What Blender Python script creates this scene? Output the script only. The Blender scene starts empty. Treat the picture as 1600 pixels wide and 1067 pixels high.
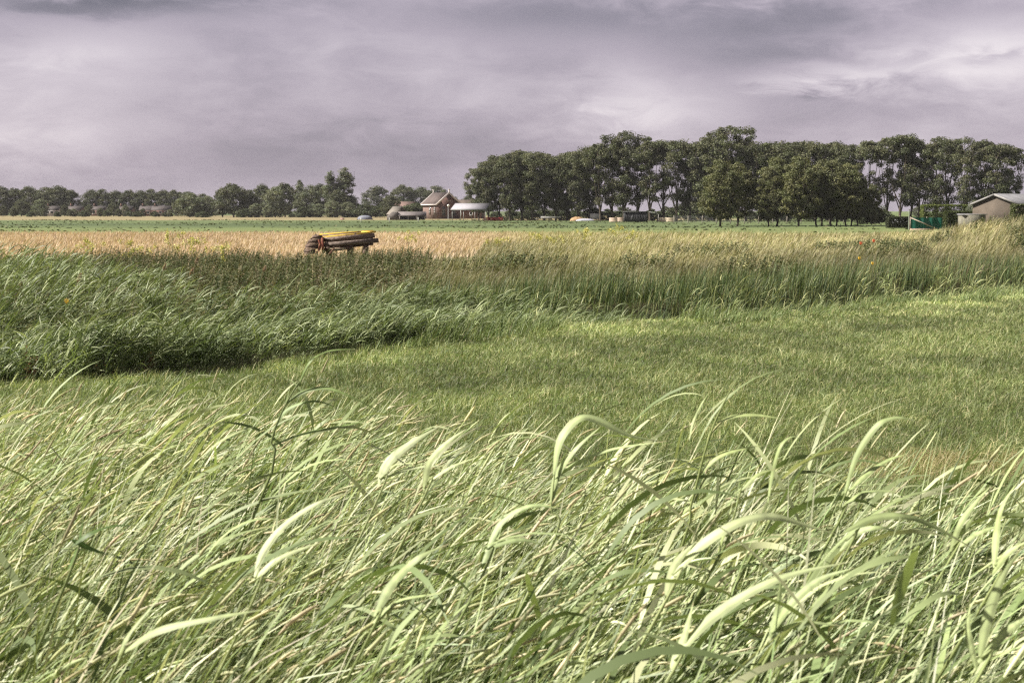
import bpy, math
import numpy as np

R = math.radians
rng = np.random.default_rng(7)
sc = bpy.context.scene
COL = sc.collection
F, HOR, CX, EYE = 2200.0, 328.0, 800.0, 3.0      # focal length in photo pixels, horizon row, eye height


# ------------------------------------------------------------------ helpers
def at(px, py, Y):
    """world point at distance Y ahead seen where the photo has (px, py)"""
    return np.array([(px - CX) / F * Y, Y, EYE - (py - HOR) / F * Y])


def _hash(ix, iy, s):
    h = (ix.astype(np.int64) * 374761393 + iy.astype(np.int64) * 668265263 + s * 1274126177) & 0xFFFFFFFF
    h = ((h ^ (h >> 13)) * 1274126177) & 0xFFFFFFFF
    h = h ^ (h >> 16)
    return (h & 0xFFFF) / 65535.0


def vnoise(x, y, s=0):
    x = np.asarray(x, float); y = np.asarray(y, float)
    ix, iy = np.floor(x), np.floor(y)
    fx, fy = x - ix, y - iy
    fx = fx * fx * (3 - 2 * fx); fy = fy * fy * (3 - 2 * fy)
    a, b = _hash(ix, iy, s), _hash(ix + 1, iy, s)
    c, d = _hash(ix, iy + 1, s), _hash(ix + 1, iy + 1, s)
    return (a * (1 - fx) + b * fx) * (1 - fy) + (c * (1 - fx) + d * fx) * fy


def fbm(x, y, s=0, o=3):
    r, a, t = 0, 1.0, 0
    for k in range(o):
        r = r + a * vnoise(x * 2 ** k, y * 2 ** k, s + 17 * k); t += a; a *= .5
    return r / t


def sstep(a, b, x):
    t = np.clip((x - a) / (b - a), 0, 1)
    return t * t * (3 - 2 * t)


def mesh_from(name, verts, faces_flat, sizes, mat, cols=None, smooth=False, parent=None, extra_mats=None, mat_idx=None):
    me = bpy.data.meshes.new(name)
    nv, nl, nf = len(verts), len(faces_flat), len(sizes)
    me.vertices.add(nv); me.loops.add(nl); me.polygons.add(nf)
    me.vertices.foreach_set('co', np.ascontiguousarray(verts, np.float32).ravel())
    me.loops.foreach_set('vertex_index', np.ascontiguousarray(faces_flat, np.int32))
    st = np.zeros(nf, np.int32); st[1:] = np.cumsum(sizes)[:-1]
    me.polygons.foreach_set('loop_start', st)
    me.polygons.foreach_set('loop_total', np.asarray(sizes, np.int32))
    if smooth:
        me.polygons.foreach_set('use_smooth', np.ones(nf, bool))
    if mat_idx is not None:
        me.polygons.foreach_set('material_index', np.asarray(mat_idx, np.int32))
    if cols is not None:
        c = np.ones((nv, 4), np.float32); c[:, :3] = cols
        a = me.color_attributes.new('tint', 'FLOAT_COLOR', 'POINT')
        a.data.foreach_set('color', c.ravel())
    me.update(calc_edges=True)
    me.materials.append(mat)
    for m in extra_mats or []:
        me.materials.append(m)
    o = bpy.data.objects.new(name, me)
    COL.objects.link(o)
    if parent: o.parent = parent
    return o


class Geo:
    """collects arrays of geometry into one mesh"""
    def __init__(s): s.v, s.f, s.z, s.c, s.m, s.n = [], [], [], [], [], 0

    def add(s, v, f, c, m=0):
        """v (n,3), f (k,size) indices, c (n,3) or (3,)"""
        v = np.asarray(v, float).reshape(-1, 3); f = np.asarray(f, np.int64)
        c = np.broadcast_to(np.asarray(c, float), v.shape)
        s.v.append(v); s.c.append(c); s.f.append((f + s.n).ravel())
        s.z.append(np.full(len(f), f.shape[1])); s.m.append(np.full(len(f), m)); s.n += len(v)
        return s

    def build(s, name, mat, parent=None, smooth=False, extra=None):
        return mesh_from(name, np.concatenate(s.v), np.concatenate(s.f), np.concatenate(s.z), mat,
                         np.concatenate(s.c), smooth, parent, extra, np.concatenate(s.m) if extra else None)

    # -- single shapes
    def box(s, c, size, col, rz=0.0, rx=0.0, ry=0.0, m=0):
        x, y, z = np.array(size) / 2
        p = np.array([[a, b, d] for d in (-z, z) for b in (-y, y) for a in (-x, x)], float)
        for ang, (i, j) in ((rx, (1, 2)), (ry, (2, 0)), (rz, (0, 1))):
            if ang:
                ca, sa = math.cos(ang), math.sin(ang)
                a, b = p[:, i].copy(), p[:, j].copy()
                p[:, i] = a * ca - b * sa; p[:, j] = a * sa + b * ca
        return s.add(p + np.array(c), [[0, 2, 3, 1], [4, 5, 7, 6], [0, 1, 5, 4], [2, 6, 7, 3], [0, 4, 6, 2], [1, 3, 7, 5]], col, m)

    def beam(s, a, b, w, h, col, up=(0, 0, 1), m=0):
        """rectangular bar from a to b, w across, h along up"""
        a, b, up = np.array(a, float), np.array(b, float), np.array(up, float)
        t = b - a; t /= np.linalg.norm(t)
        u = up - t * up.dot(t); u /= np.linalg.norm(u); r = np.cross(t, u)
        p = [q + r * i * w / 2 + u * j * h / 2 for q in (a, b) for (i, j) in ((-1, -1), (1, -1), (1, 1), (-1, 1))]
        return s.add(p, [[0, 1, 2, 3], [7, 6, 5, 4], [0, 4, 5, 1], [1, 5, 6, 2], [2, 6, 7, 3], [3, 7, 4, 0]], col, m)

    def prism(s, poly, axis0, axis1, off0, off1, origin, col, m=0):
        """polygon (k,2) in plane (axis0, z) pushed along axis1 from off0 to off1"""
        a0, a1, o = np.array(axis0, float), np.array(axis1, float), np.array(origin, float)
        k = len(poly)
        p = [o + a0 * x + np.array([0, 0, z]) + a1 * off for off in (off0, off1) for (x, z) in poly]
        n = s.n
        s.add(p, [[i, (i + 1) % k, k + (i + 1) % k, k + i] for i in range(k)], col, m)
        s.v.append(np.zeros((0, 3))); s.c.append(np.zeros((0, 3)))
        for idx in (list(range(k))[::-1], list(range(k, 2 * k))):
            s.f.append(np.array(idx) + n); s.z.append(np.array([k])); s.m.append(np.array([m]))
        return s

    def tube(s, pts, rad, col, k=6, m=0):
        pts = np.array(pts, float); rad = np.broadcast_to(np.asarray(rad, float), (len(pts),))
        return s.tubes(pts[None], rad[None], np.asarray(col, float)[None], k, m)

    # -- many at once
    def tubes(s, P, rad, col, k=5, m=0):
        """P (N,S,3), rad (N,S), col (N,3)"""
        N, S, _ = P.shape
        T = np.gradient(P, axis=1); T /= np.linalg.norm(T, axis=2, keepdims=True) + 1e-12
        ref = np.where(np.abs(T[..., 2:3]) > .8, np.array([1., 0, 0]), np.array([0, 0, 1.]))
        U = np.cross(T, ref); U /= np.linalg.norm(U, axis=2, keepdims=True) + 1e-12
        W = np.cross(T, U)
        a = np.arange(k) / k * 2 * math.pi
        ring = P[:, :, None] + rad[:, :, None, None] * (U[:, :, None] * np.cos(a)[:, None] + W[:, :, None] * np.sin(a)[:, None])
        base = np.arange(N)[:, None, None] * S * k + np.arange(S - 1)[None, :, None] * k
        i, j = np.arange(k), (np.arange(k) + 1) % k
        f = np.stack([base + i, base + j, base + j + k, base + i + k], -1).reshape(-1, 4)
        return s.add(ring.reshape(-1, 3), f, np.repeat(np.asarray(col), S * k, 0), m)

    def ribbons(s, P, side, w, col, m=0):
        """P (N,S,3) centre lines, side (N,S,3) unit, w (N,S) full widths"""
        N, S, _ = P.shape
        e = side * (w / 2)[..., None]
        V = np.stack([P - e, P + e], 2)
        base = np.arange(N)[:, None] * S * 2 + np.arange(S - 1)[None] * 2
        f = np.stack([base, base + 1, base + 3, base + 2], -1).reshape(-1, 4)
        return s.add(V.reshape(-1, 3), f, np.repeat(np.asarray(col), S * 2, 0), m)

    def blade(s, P, side, w, fold=.06):
        """one leaf with five rows of points across: sunken midrib, raised halves"""
        S = len(P); T = np.gradient(P, axis=0); T /= np.linalg.norm(T, axis=1, keepdims=True) + 1e-12
        n = np.cross(side, T)
        V = np.stack([P + side * (w * a)[:, None] + n * (w * b * fold)[:, None] for a, b in ((-.5, -.25), (-.26, .1), (0, 1), (.26, .1), (.5, -.25))], 1)
        base = np.arange(S - 1)[:, None] * 5 + np.arange(4)[None]
        f = np.stack([base, base + 1, base + 6, base + 5], -1).reshape(-1, 4)
        return s.add(V.reshape(-1, 3), f, (.3, .3, .3))

    def folded(s, P, side, w, col, fold=.16, m=0):
        """like ribbons with a sunken midrib"""
        N, S, _ = P.shape
        T = np.gradient(P, axis=1); T /= np.linalg.norm(T, axis=2, keepdims=True) + 1e-12
        nrm = np.cross(side, T)
        e = side * (w / 2)[..., None]
        V = np.stack([P - e, P + nrm * (w * fold)[..., None], P + e], 2)
        base = np.arange(N)[:, None] * S * 3 + np.arange(S - 1)[None] * 3
        f = np.stack([np.stack([base + q, base + q + 1, base + q + 4, base + q + 3], -1) for q in (0, 1)], 2).reshape(-1, 4)
        return s.add(V.reshape(-1, 3), f, np.repeat(np.asarray(col), S * 3, 0), m)


def arcs(root, L, th0, th1, az, S=6, p=1.3, wob=0.0):
    """centre lines that leave root at th0 from the vertical and bend on by th1, towards azimuth az (0 = +x)"""
    N = len(L)
    t = np.linspace(0, 1, S)
    tm = (t[1:] + t[:-1]) / 2
    th = th0[:, None] + th1[:, None] * tm[None] ** p
    a = az[:, None] + wob * (rng.standard_normal(N)[:, None] * tm[None])
    st = (L / (S - 1))[:, None]
    d = np.stack([np.sin(th) * np.cos(a) * st, np.sin(th) * np.sin(a) * st, np.cos(th) * st], -1)
    P = np.concatenate([np.zeros((N, 1, 3)), np.cumsum(d, 1)], 1) + root[:, None]
    return P


def sides(P, phi, az):
    """unit vectors across each centre line, turned by phi about it"""
    T = np.gradient(P, axis=1); T /= np.linalg.norm(T, axis=2, keepdims=True) + 1e-12
    h = np.stack([-np.sin(az), np.cos(az), np.zeros_like(az)], -1)[:, None]
    n = np.cross(T, np.broadcast_to(h, T.shape))
    if phi.ndim == 1: phi = phi[:, None]
    sd = h * np.cos(phi)[..., None] + n * np.sin(phi)[..., None]
    return sd / (np.linalg.norm(sd, axis=2, keepdims=True) + 1e-12)


def mixcol(N, cols, wts, var=.15):
    c = np.array(cols)[rng.choice(len(cols), N, p=np.array(wts) / sum(wts))]
    return np.clip(c * (1 + var * rng.standard_normal((N, 1))) * (1 + .04 * rng.standard_normal((N, 3))), .004, .95)


def grass(g, root, L, width, col, S=5, lean=(.1, .15), bend=(.9, .4), az=(0, .5), prof=None, p=1.4, phi=.7, m=0):
    N = len(L)
    a = az[0] + az[1] * rng.standard_normal(N)
    th0 = np.abs(lean[0] + lean[1] * rng.standard_normal(N))
    th1 = np.clip(bend[0] + bend[1] * rng.standard_normal(N), 0, 2.6)
    P = arcs(root, L, th0, th1, a, S, p)
    t = np.linspace(0, 1, S)
    pr = (1 - t ** 2.2) * .93 + .07 if prof is None else np.interp(t, *prof)
    ph = phi * rng.standard_normal(N)
    g.ribbons(P, sides(P, ph[:, None] + .5 * rng.standard_normal(N)[:, None] * t[None], a), width[:, None] * pr[None], col, m)
    return P


# ------------------------------------------------------------------ materials
def new_mat(name):
    m = bpy.data.materials.new(name); m.use_nodes = True
    nt = m.node_tree
    nt.nodes.clear()
    return m, nt, nt.nodes.new('ShaderNodeOutputMaterial')


def N_(nt, t, **kw):
    n = nt.nodes.new(t)
    for k, v in kw.items():
        if k in n.inputs: n.inputs[k].default_value = v
        else: setattr(n, k, v)
    return n


def tint_color(nt, scale=None, amt=.25):
    """the mesh's own colour with a little fine mottling"""
    a = N_(nt, 'ShaderNodeVertexColor', layer_name='tint')
    if not scale: return a.outputs['Color']
    tc = N_(nt, 'ShaderNodeTexCoord')
    no = N_(nt, 'ShaderNodeTexNoise', Scale=scale, Detail=4.0)
    nt.links.new(tc.outputs['Object'], no.inputs['Vector'])
    mr = N_(nt, 'ShaderNodeMapRange'); mr.inputs[1].default_value = .3; mr.inputs[2].default_value = .7
    mr.inputs[3].default_value = 1 - amt; mr.inputs[4].default_value = 1 + amt
    nt.links.new(no.outputs['Fac'], mr.inputs[0])
    mx = N_(nt, 'ShaderNodeVectorMath', operation='SCALE')
    nt.links.new(a.outputs['Color'], mx.inputs[0]); nt.links.new(mr.outputs[0], mx.inputs['Scale'])
    return mx.outputs[0]


def leaf_mat(name, rough=.5, trans=.35, spec=.4, tcol=(1.0, 1.1, .5), objvar=0.0, sat=.9):
    m, nt, out = new_mat(name)
    c = tint_color(nt)
    ds = N_(nt, 'ShaderNodeHueSaturation'); ds.inputs['Saturation'].default_value = sat
    nt.links.new(c, ds.inputs['Color']); c = ds.outputs[0]
    if objvar:
        oi = N_(nt, 'ShaderNodeObjectInfo')
        hs = N_(nt, 'ShaderNodeHueSaturation')
        mr = N_(nt, 'ShaderNodeMapRange'); mr.inputs[3].default_value = 1 - objvar; mr.inputs[4].default_value = 1 + objvar
        nt.links.new(oi.outputs['Random'], mr.inputs[0]); nt.links.new(mr.outputs[0], hs.inputs['Value'])
        nt.links.new(c, hs.inputs['Color']); c = hs.outputs[0]
    p = N_(nt, 'ShaderNodeBsdfPrincipled', Roughness=rough)
    p.inputs['Specular IOR Level'].default_value = spec
    nt.links.new(c, p.inputs['Base Color'])
    tr = N_(nt, 'ShaderNodeBsdfTranslucent')
    mu = N_(nt, 'ShaderNodeVectorMath', operation='MULTIPLY'); mu.inputs[1].default_value = tcol
    nt.links.new(c, mu.inputs[0]); nt.links.new(mu.outputs[0], tr.inputs['Color'])
    mx = N_(nt, 'ShaderNodeMixShader', Fac=trans)
    nt.links.new(p.outputs[0], mx.inputs[1]); nt.links.new(tr.outputs[0], mx.inputs[2])
    nt.links.new(mx.outputs[0], out.inputs['Surface'])
    return m


def solid_mat(name, rough=.8, noise=None, amt=.25, bump=0.0, spec=.3, metal=0.0):
    m, nt, out = new_mat(name)
    p = N_(nt, 'ShaderNodeBsdfPrincipled', Roughness=rough, Metallic=metal)
    p.inputs['Specular IOR Level'].default_value = spec
    nt.links.new(tint_color(nt, noise, amt), p.inputs['Base Color'])
    if bump:
        tc = N_(nt, 'ShaderNodeTexCoord')
        no = N_(nt, 'ShaderNodeTexNoise', Scale=noise or 5.0, Detail=6.0)
        bu = N_(nt, 'ShaderNodeBump', Strength=bump, Distance=.1)
        nt.links.new(tc.outputs['Object'], no.inputs['Vector']); nt.links.new(no.outputs['Fac'], bu.inputs['Height'])
        nt.links.new(bu.outputs[0], p.inputs['Normal'])
    nt.links.new(p.outputs[0], out.inputs['Surface'])
    return m


def brick_mat(name, c1, c2, mortar, scale):
    m, nt, out = new_mat(name)
    tc = N_(nt, 'ShaderNodeTexCoord')
    mp = N_(nt, 'ShaderNodeMapping'); mp.inputs['Rotation'].default_value = (R(90), 0, 0)
    b = N_(nt, 'ShaderNodeTexBrick', Scale=scale)
    b.inputs['Color1'].default_value = (*c1, 1); b.inputs['Color2'].default_value = (*c2, 1); b.inputs['Mortar'].default_value = (*mortar, 1)
    nt.links.new(tc.outputs['Object'], mp.inputs['Vector']); nt.links.new(mp.outputs[0], b.inputs['Vector'])
    no = N_(nt, 'ShaderNodeTexNoise', Scale=.6, Detail=5.0)
    nt.links.new(tc.outputs['Object'], no.inputs['Vector'])
    mr = N_(nt, 'ShaderNodeMapRange'); mr.inputs[1].default_value = .3; mr.inputs[2].default_value = .7
    mr.inputs[3].default_value = .75; mr.inputs[4].default_value = 1.2
    nt.links.new(no.outputs['Fac'], mr.inputs[0])
    mx = N_(nt, 'ShaderNodeVectorMath', operation='SCALE')
    nt.links.new(b.outputs['Color'], mx.inputs[0]); nt.links.new(mr.outputs[0], mx.inputs['Scale'])
    p = N_(nt, 'ShaderNodeBsdfPrincipled', Roughness=.9)
    nt.links.new(mx.outputs[0], p.inputs['Base Color']); nt.links.new(p.outputs[0], out.inputs['Surface'])
    return m


def ribbed_mat(name, rough, axis, freq, metal=0.0, spec=.4):
    """roof tiles or corrugated sheet: colour from the mesh, ridges as bump"""
    m, nt, out = new_mat(name)
    p = N_(nt, 'ShaderNodeBsdfPrincipled', Roughness=rough, Metallic=metal)
    p.inputs['Specular IOR Level'].default_value = spec
    nt.links.new(tint_color(nt, .8, .22), p.inputs['Base Color'])
    tc = N_(nt, 'ShaderNodeTexCoord')
    wv = N_(nt, 'ShaderNodeTexWave', Scale=freq, bands_direction=axis)
    bu = N_(nt, 'ShaderNodeBump', Strength=.5, Distance=.05)
    nt.links.new(tc.outputs['Object'], wv.inputs['Vector']); nt.links.new(wv.outputs['Fac'], bu.inputs['Height'])
    nt.links.new(bu.outputs[0], p.inputs['Normal']); nt.links.new(p.outputs[0], out.inputs['Surface'])
    return m


def ground_mat():
    m, nt, out = new_mat('ground')
    a = N_(nt, 'ShaderNodeVertexColor', layer_name='tint')
    tc = N_(nt, 'ShaderNodeTexCoord')
    val = None
    for sc_, st, lo, hi in ((.35, (.35, 1, 1), .75, 1.3), (4.0, (1, 1, 1), .7, 1.35), (30.0, (1, 1, 1), .75, 1.3)):
        mp = N_(nt, 'ShaderNodeMapping'); mp.inputs['Scale'].default_value = st
        no = N_(nt, 'ShaderNodeTexNoise', Scale=sc_, Detail=4.0)
        nt.links.new(tc.outputs['Object'], mp.inputs['Vector']); nt.links.new(mp.outputs[0], no.inputs['Vector'])
        mr = N_(nt, 'ShaderNodeMapRange'); mr.inputs[1].default_value = .3; mr.inputs[2].default_value = .7
        mr.inputs[3].default_value = lo; mr.inputs[4].default_value = hi
        nt.links.new(no.outputs['Fac'], mr.inputs[0])
        if val is None: val = mr.outputs[0]
        else:
            mm = N_(nt, 'ShaderNodeMath', operation='MULTIPLY')
            nt.links.new(val, mm.inputs[0]); nt.links.new(mr.outputs[0], mm.inputs[1]); val = mm.outputs[0]
    mx = N_(nt, 'ShaderNodeVectorMath', operation='SCALE')
    nt.links.new(a.outputs['Color'], mx.inputs[0]); nt.links.new(val, mx.inputs['Scale'])
    p = N_(nt, 'ShaderNodeBsdfPrincipled', Roughness=.95)
    p.inputs['Specular IOR Level'].default_value = .1
    nt.links.new(mx.outputs[0], p.inputs['Base Color']); nt.links.new(p.outputs[0], out.inputs['Surface'])
    return m


def lichen_mat():
    """yellow lichen in crusts over grey-brown wood"""
    m, nt, out = new_mat('lichened_wood')
    tc = N_(nt, 'ShaderNodeTexCoord')
    no = N_(nt, 'ShaderNodeTexNoise', Scale=5.0, Detail=6.0, Roughness=.7)
    nt.links.new(tc.outputs['Object'], no.inputs['Vector'])
    rp = nt.nodes.new('ShaderNodeValToRGB')
    rp.color_ramp.elements[0].position = .36; rp.color_ramp.elements[0].color = (.17, .12, .085, 1)
    rp.color_ramp.elements[1].position = .47; rp.color_ramp.elements[1].color = (.60, .40, .05, 1)
    p = N_(nt, 'ShaderNodeBsdfPrincipled', Roughness=.9)
    nt.links.new(no.outputs['Fac'], rp.inputs[0]); nt.links.new(rp.outputs[0], p.inputs['Base Color']); nt.links.new(p.outputs[0], out.inputs['Surface'])
    return m


def water_mat():
    m, nt, out = new_mat('ditch_water')
    p = N_(nt, 'ShaderNodeBsdfPrincipled', Roughness=.12)
    p.inputs['Base Color'].default_value = (.018, .02, .014, 1)
    no = N_(nt, 'ShaderNodeTexNoise', Scale=6.0, Detail=3.0)
    bu = N_(nt, 'ShaderNodeBump', Strength=.15, Distance=.02)
    nt.links.new(no.outputs['Fac'], bu.inputs['Height']); nt.links.new(bu.outputs[0], p.inputs['Normal'])
    nt.links.new(p.outputs[0], out.inputs['Surface'])
    return m


M = dict(
    leaf=leaf_mat('grass_blades', .52, .22, .28),
    reed=leaf_mat('reed_leaf', .52, .22, .28, (1, 1.06, .5)),
    herb=leaf_mat('herb_leaf', .85, .15, .08),
    head=leaf_mat('seed_head', .85, .25, .1, (1, 1, .6)),
    tree=leaf_mat('tree_leaves', .6, .22, .25, (1, 1.1, .45), .14),
    bark=solid_mat('bark', .9, 6.0, .35, .5, .15),
    wood=solid_mat('old_wood', .85, 9.0, .45, .4, .2),
    lichen=lichen_mat(),
    paint=solid_mat('paint', .55, 2.0, .12),
    rust=solid_mat('rusty_iron', .8, 14.0, .4, .3),
    glass=solid_mat('dark_glass', .15, None, 0, 0, .5),
    brick=brick_mat('brick', (.17, .075, .06), (.12, .06, .05), (.19, .15, .135), 3.2),
    tanbrick=brick_mat('tan_brick', (.085, .064, .047), (.07, .053, .039), (.09, .075, .062), 3.2),
    tiles=ribbed_mat('roof_tiles', .8, 'X', 1.6),
    sheet=ribbed_mat('roof_sheet', .8, 'X', 2.2),
    cloth=solid_mat('tarpaulin', .75, 1.5, .15, .2, .25),
)


# ------------------------------------------------------------------ object bookkeeping
def tag(o, label, cat, group=None, kind=None):
    if label: o['label'] = label
    if cat: o['category'] = cat
    if group: o['group'] = group
    if kind: o['kind'] = kind
    return o


def thing(name, label, cat, loc=(0, 0, 0), rz=0.0, group=None):
    o = bpy.data.objects.new(name, None)
    o.empty_display_size = .2
    o.location = [float(v) for v in loc]; o.rotation_euler = (0, 0, rz)
    COL.objects.link(o)
    return tag(o, label, cat, group)


def dup(root, loc, rz, scale, label, group):
    r = root.copy(); COL.objects.link(r)
    r.location = [float(v) for v in loc]; r.rotation_euler = (0, 0, rz); r.scale = scale
    r['label'] = label
    if group: r['group'] = group
    elif 'group' in r: del r['group']
    for ch in list(root.children):
        c = ch.copy(); COL.objects.link(c); c.parent = r
    return r


# ------------------------------------------------------------------ terrain
NX = np.array([-400, -60, -30, -18, -9.2, -5.8, -4.1, -1.5, .8, 3.5, 6.7, 9.8, 14, 19, 40, 120, 400.])
NY = np.array([-160, 6, 15, 20, 24.2, 26.0, 28.4, 33.0, 36.2, 38.0, 39.2, 42.5, 47.5, 52, 72, 140, 330.])
EX = np.array([-6, -2.5, -1.13, -.12, .45, 1.02, 1.53, 6.])
EY = np.array([7.6, 7.0, 6.2, 5.2, 5.0, 4.5, 4.2, 3.9])


def near_edge(x):
    return np.interp(x, NX, NY) + .5 * (vnoise(np.asarray(x) * .5, np.asarray(x) * 0, 3) - .5)


def crest(x): return np.interp(x, EX, EY)


def bank_h(x, y):
    b = .24 + .30 * sstep(-8, 2, x) + .18 * sstep(3, 13, x) + 1.35 * sstep(22.5, 30, x) * sstep(50, 66, y) * (1 - sstep(84, 98, y))
    return b


def bank_end(x): return np.interp(x, [-60, -20, -4, 15, 60], [60, 72, 84, 108, 120])


def gz(x, y):
    x = np.asarray(x, float); y = np.asarray(y, float)
    up = np.clip(1.45 - .04 * y, .6, 1.45)
    e = crest(x) + .6
    dike = up * (1 - sstep(0, 4.5, y - e))
    z = dike + .07 * (fbm(x * .35, y * .35, 5) - .5) * sstep(0, 3, y)
    n = near_edge(x); w = y - n
    ditch = sstep(-.3, 1.3, w) * (1 - sstep(3.2, 5.2, w))
    bank = bank_h(x, y) * sstep(3.2, 11, w) * (1 - sstep(0, 18, y - bank_end(x)))
    z = z - (.6 + .3 * sstep(-2, 2, x)) * ditch * sstep(-80, -50, x) + bank + .15 * (fbm(x * .12, y * .12, 9) - .5) * sstep(4, 9, w) * (1 - sstep(90, 160, y))
    return z


def geo_steps(a, b, n): return list(a * (b / a) ** (np.arange(1, n + 1) / n))


xs = np.array([-v for v in geo_steps(45, 2600, 34)][::-1] + list(np.arange(-45, 45.01, .6)) + geo_steps(45, 2600, 34))
ys = np.array(list(np.arange(-60, 0, 6)) + list(np.arange(0, 14, .3)) + list(np.arange(14, 120, .6)) + geo_steps(120, 2600, 60))
X, Y = np.meshgrid(xs, ys)
Z = gz(X, Y)
Wd = Y - near_edge(X)
col = np.zeros(X.shape + (3,))
col[:] = (.075, .105, .03)                                                   # meadow
n1 = fbm(X * .25, Y * .6, 21)


def put(mask, c):
    global col
    col = col * (1 - mask[..., None]) + np.array(c) * mask[..., None]


put(1 - sstep(.2, 2.5, Y - crest(X) - 1.0), (.02, .019, .012))  # dike soil, near black so its colour carries the shade between blades
put(sstep(-.4, .3, Wd), (.03, .028, .015))                                  # ditch
put(sstep(4, 7, Wd), (.09, .085, .035))                                     # bank
edge_n = 3 * (vnoise(X * .05, Y * 0, 4) - .5)
put(sstep(0, 8, Y - bank_end(X) + 4) , (.36, .265, .17))                      # ripe strip
put(sstep(-6, 8, X - .0 * Y) * sstep(0, 8, Y - bank_end(X) + 4) * (1 - sstep(174, 180, Y)), (.17, .165, .075))
put(sstep(174, 180, Y + edge_n), (.115, .14, .055))                          # green field
put(sstep(225, 250, Y + 8 * edge_n), (.085, .11, .048))
put(sstep(.5, .62, fbm(X * .012, Y * .03, 77)) * sstep(240, 270, Y), (.06, .08, .036))
put(sstep(395, 425, Y + 6 * edge_n), (.19, .16, .09))                        # dry strip
put(sstep(700, 760, Y), (.07, .09, .04))
put(sstep(60, 90, X) * sstep(110, 130, Y), (.09, .12, .045))
nyy, nxx = X.shape
idx = np.arange(nyy * nxx).reshape(nyy, nxx)
f = np.stack([idx[:-1, :-1], idx[:-1, 1:], idx[1:, 1:], idx[1:, :-1]], -1).reshape(-1, 4)
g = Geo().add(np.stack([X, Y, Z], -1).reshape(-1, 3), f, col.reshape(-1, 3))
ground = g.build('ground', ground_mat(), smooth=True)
tag(ground, 'flat polder land of meadow, bank and far fields', 'ground', kind='structure')

wx = np.arange(-40, 44.1, 1.0)
wl, wr = near_edge(wx) + .1, near_edge(wx) + 5.2
wv = np.concatenate([np.stack([wx, wl, np.full_like(wx, -.4)], -1), np.stack([wx, wr, np.full_like(wx, -.4)], -1)])
k = len(wx)
water = Geo().add(wv, [[i, i + 1, k + i + 1, k + i] for i in range(k - 1)], (.02, .02, .02)).build('ditch_water', water_mat())
tag(water, 'dark still water of the reedy ditch', 'water', kind='structure')


def scatter(n, x0, x1, y0, y1, ok=None, view=True, margin=2.5, slope=.40, power=0.0):
    """random ground points inside the box and, roughly, the field of view"""
    out = []
    got = 0
    while got < n:
        x = rng.uniform(x0, x1, n * 2); y = rng.uniform(y0, y1, n * 2)
        keep = np.ones(len(x), bool)
        if view: keep &= np.abs(x) < slope * y + margin
        if power: keep &= rng.random(len(x)) < (y0 / np.maximum(y, y0)) ** power
        if ok is not None: keep &= ok(x, y)
        p = np.stack([x[keep], y[keep]], -1)
        out.append(p); got += len(p)
    p = np.concatenate(out)[:n]
    return np.column_stack([p, gz(p[:, 0], p[:, 1])])


# ------------------------------------------------------------------ meadow grass
GREEN = [(.145, .175, .06), (.105, .135, .048), (.21, .23, .095), (.30, .29, .145), (.38, .33, .19)]
g = Geo()
r = scatter(420000, -22, 34, 7, 56, lambda x, y: (y < near_edge(x) + .3) & (y > crest(x) + 1.6), power=1.1, slope=.39, margin=1.2)
pn = fbm(r[:, 0] * .42, r[:, 1] * .5, 31)
tn = fbm(r[:, 0] * 1.6, r[:, 1] * .8, 41, 2)
L = (.05 + .13 * rng.random(len(r))) * (.35 + .5 * pn + 1.2 * tn)
dd = r[:, 1]
w = (.0014 + .00026 * dd) * (.6 + .8 * rng.random(len(r)))
c = mixcol(len(r), GREEN, [4, 4, 3, 2, 1], .22)
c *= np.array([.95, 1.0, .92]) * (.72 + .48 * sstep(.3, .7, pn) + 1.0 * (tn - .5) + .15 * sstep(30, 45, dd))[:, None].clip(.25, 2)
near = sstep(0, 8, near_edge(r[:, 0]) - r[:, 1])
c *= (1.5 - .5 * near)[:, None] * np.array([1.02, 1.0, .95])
dry = sstep(.62, .72, fbm(r[:, 0] * .7 + 5, r[:, 1] * .5, 51)) * (r[:, 0] > 1) * (r[:, 1] < 17)
c = c * (1 - .6 * dry[:, None]) + np.array([.34, .25, .12]) * .6 * dry[:, None]
grass(g, r - [0, 0, .01], L, w, c, S=3, lean=(.45, .35), bend=(1.1, .6), az=(0, 1.5), phi=1.0)
o = g.build('meadow_grass', M['leaf'])
tag(o, 'short green meadow grass between the ditch and the tall growth', 'grass', kind='stuff')

# ------------------------------------------------------------------ near ditch edge: longer bright tufts
g = Geo()
r = scatter(12000, -16, 40, 17, 75, lambda x, y: (np.abs(y - near_edge(x) + .9 - 2.6 * (vnoise(x * .7, y * 0, 8) - .5)) < 1.5 * vnoise(x * 1.1, y * .5, 61) ** 1.5) & (rng.random(len(x)) < (.1 + fbm(x * .9, y * .9, 63)) * (.2 + .8 * sstep(-6, -1, x))), slope=.40)
L = .12 + .5 * rng.random(len(r)) ** 1.5 * (.3 + 1.2 * vnoise(r[:, 0] * 1.2, r[:, 1], 62))
L *= np.interp(r[:, 0], [-10, -5, -1, 3, 8], [.3, .5, 1.1, 1.15, .85])
c = mixcol(len(r), [(.15, .20, .06), (.20, .25, .08), (.10, .15, .045), (.30, .28, .13)], [4, 3, 3, 1], .2)
grass(g, r, L, .007 + .010 * rng.random(len(r)), c, S=5, lean=(.2, .2), bend=(.9, .6), az=(0, .9), phi=.8)
o = g.build('edge_grass', M['leaf'])
tag(o, 'long bright grass tufts fringing the ditch', 'grass', kind='stuff')


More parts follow.
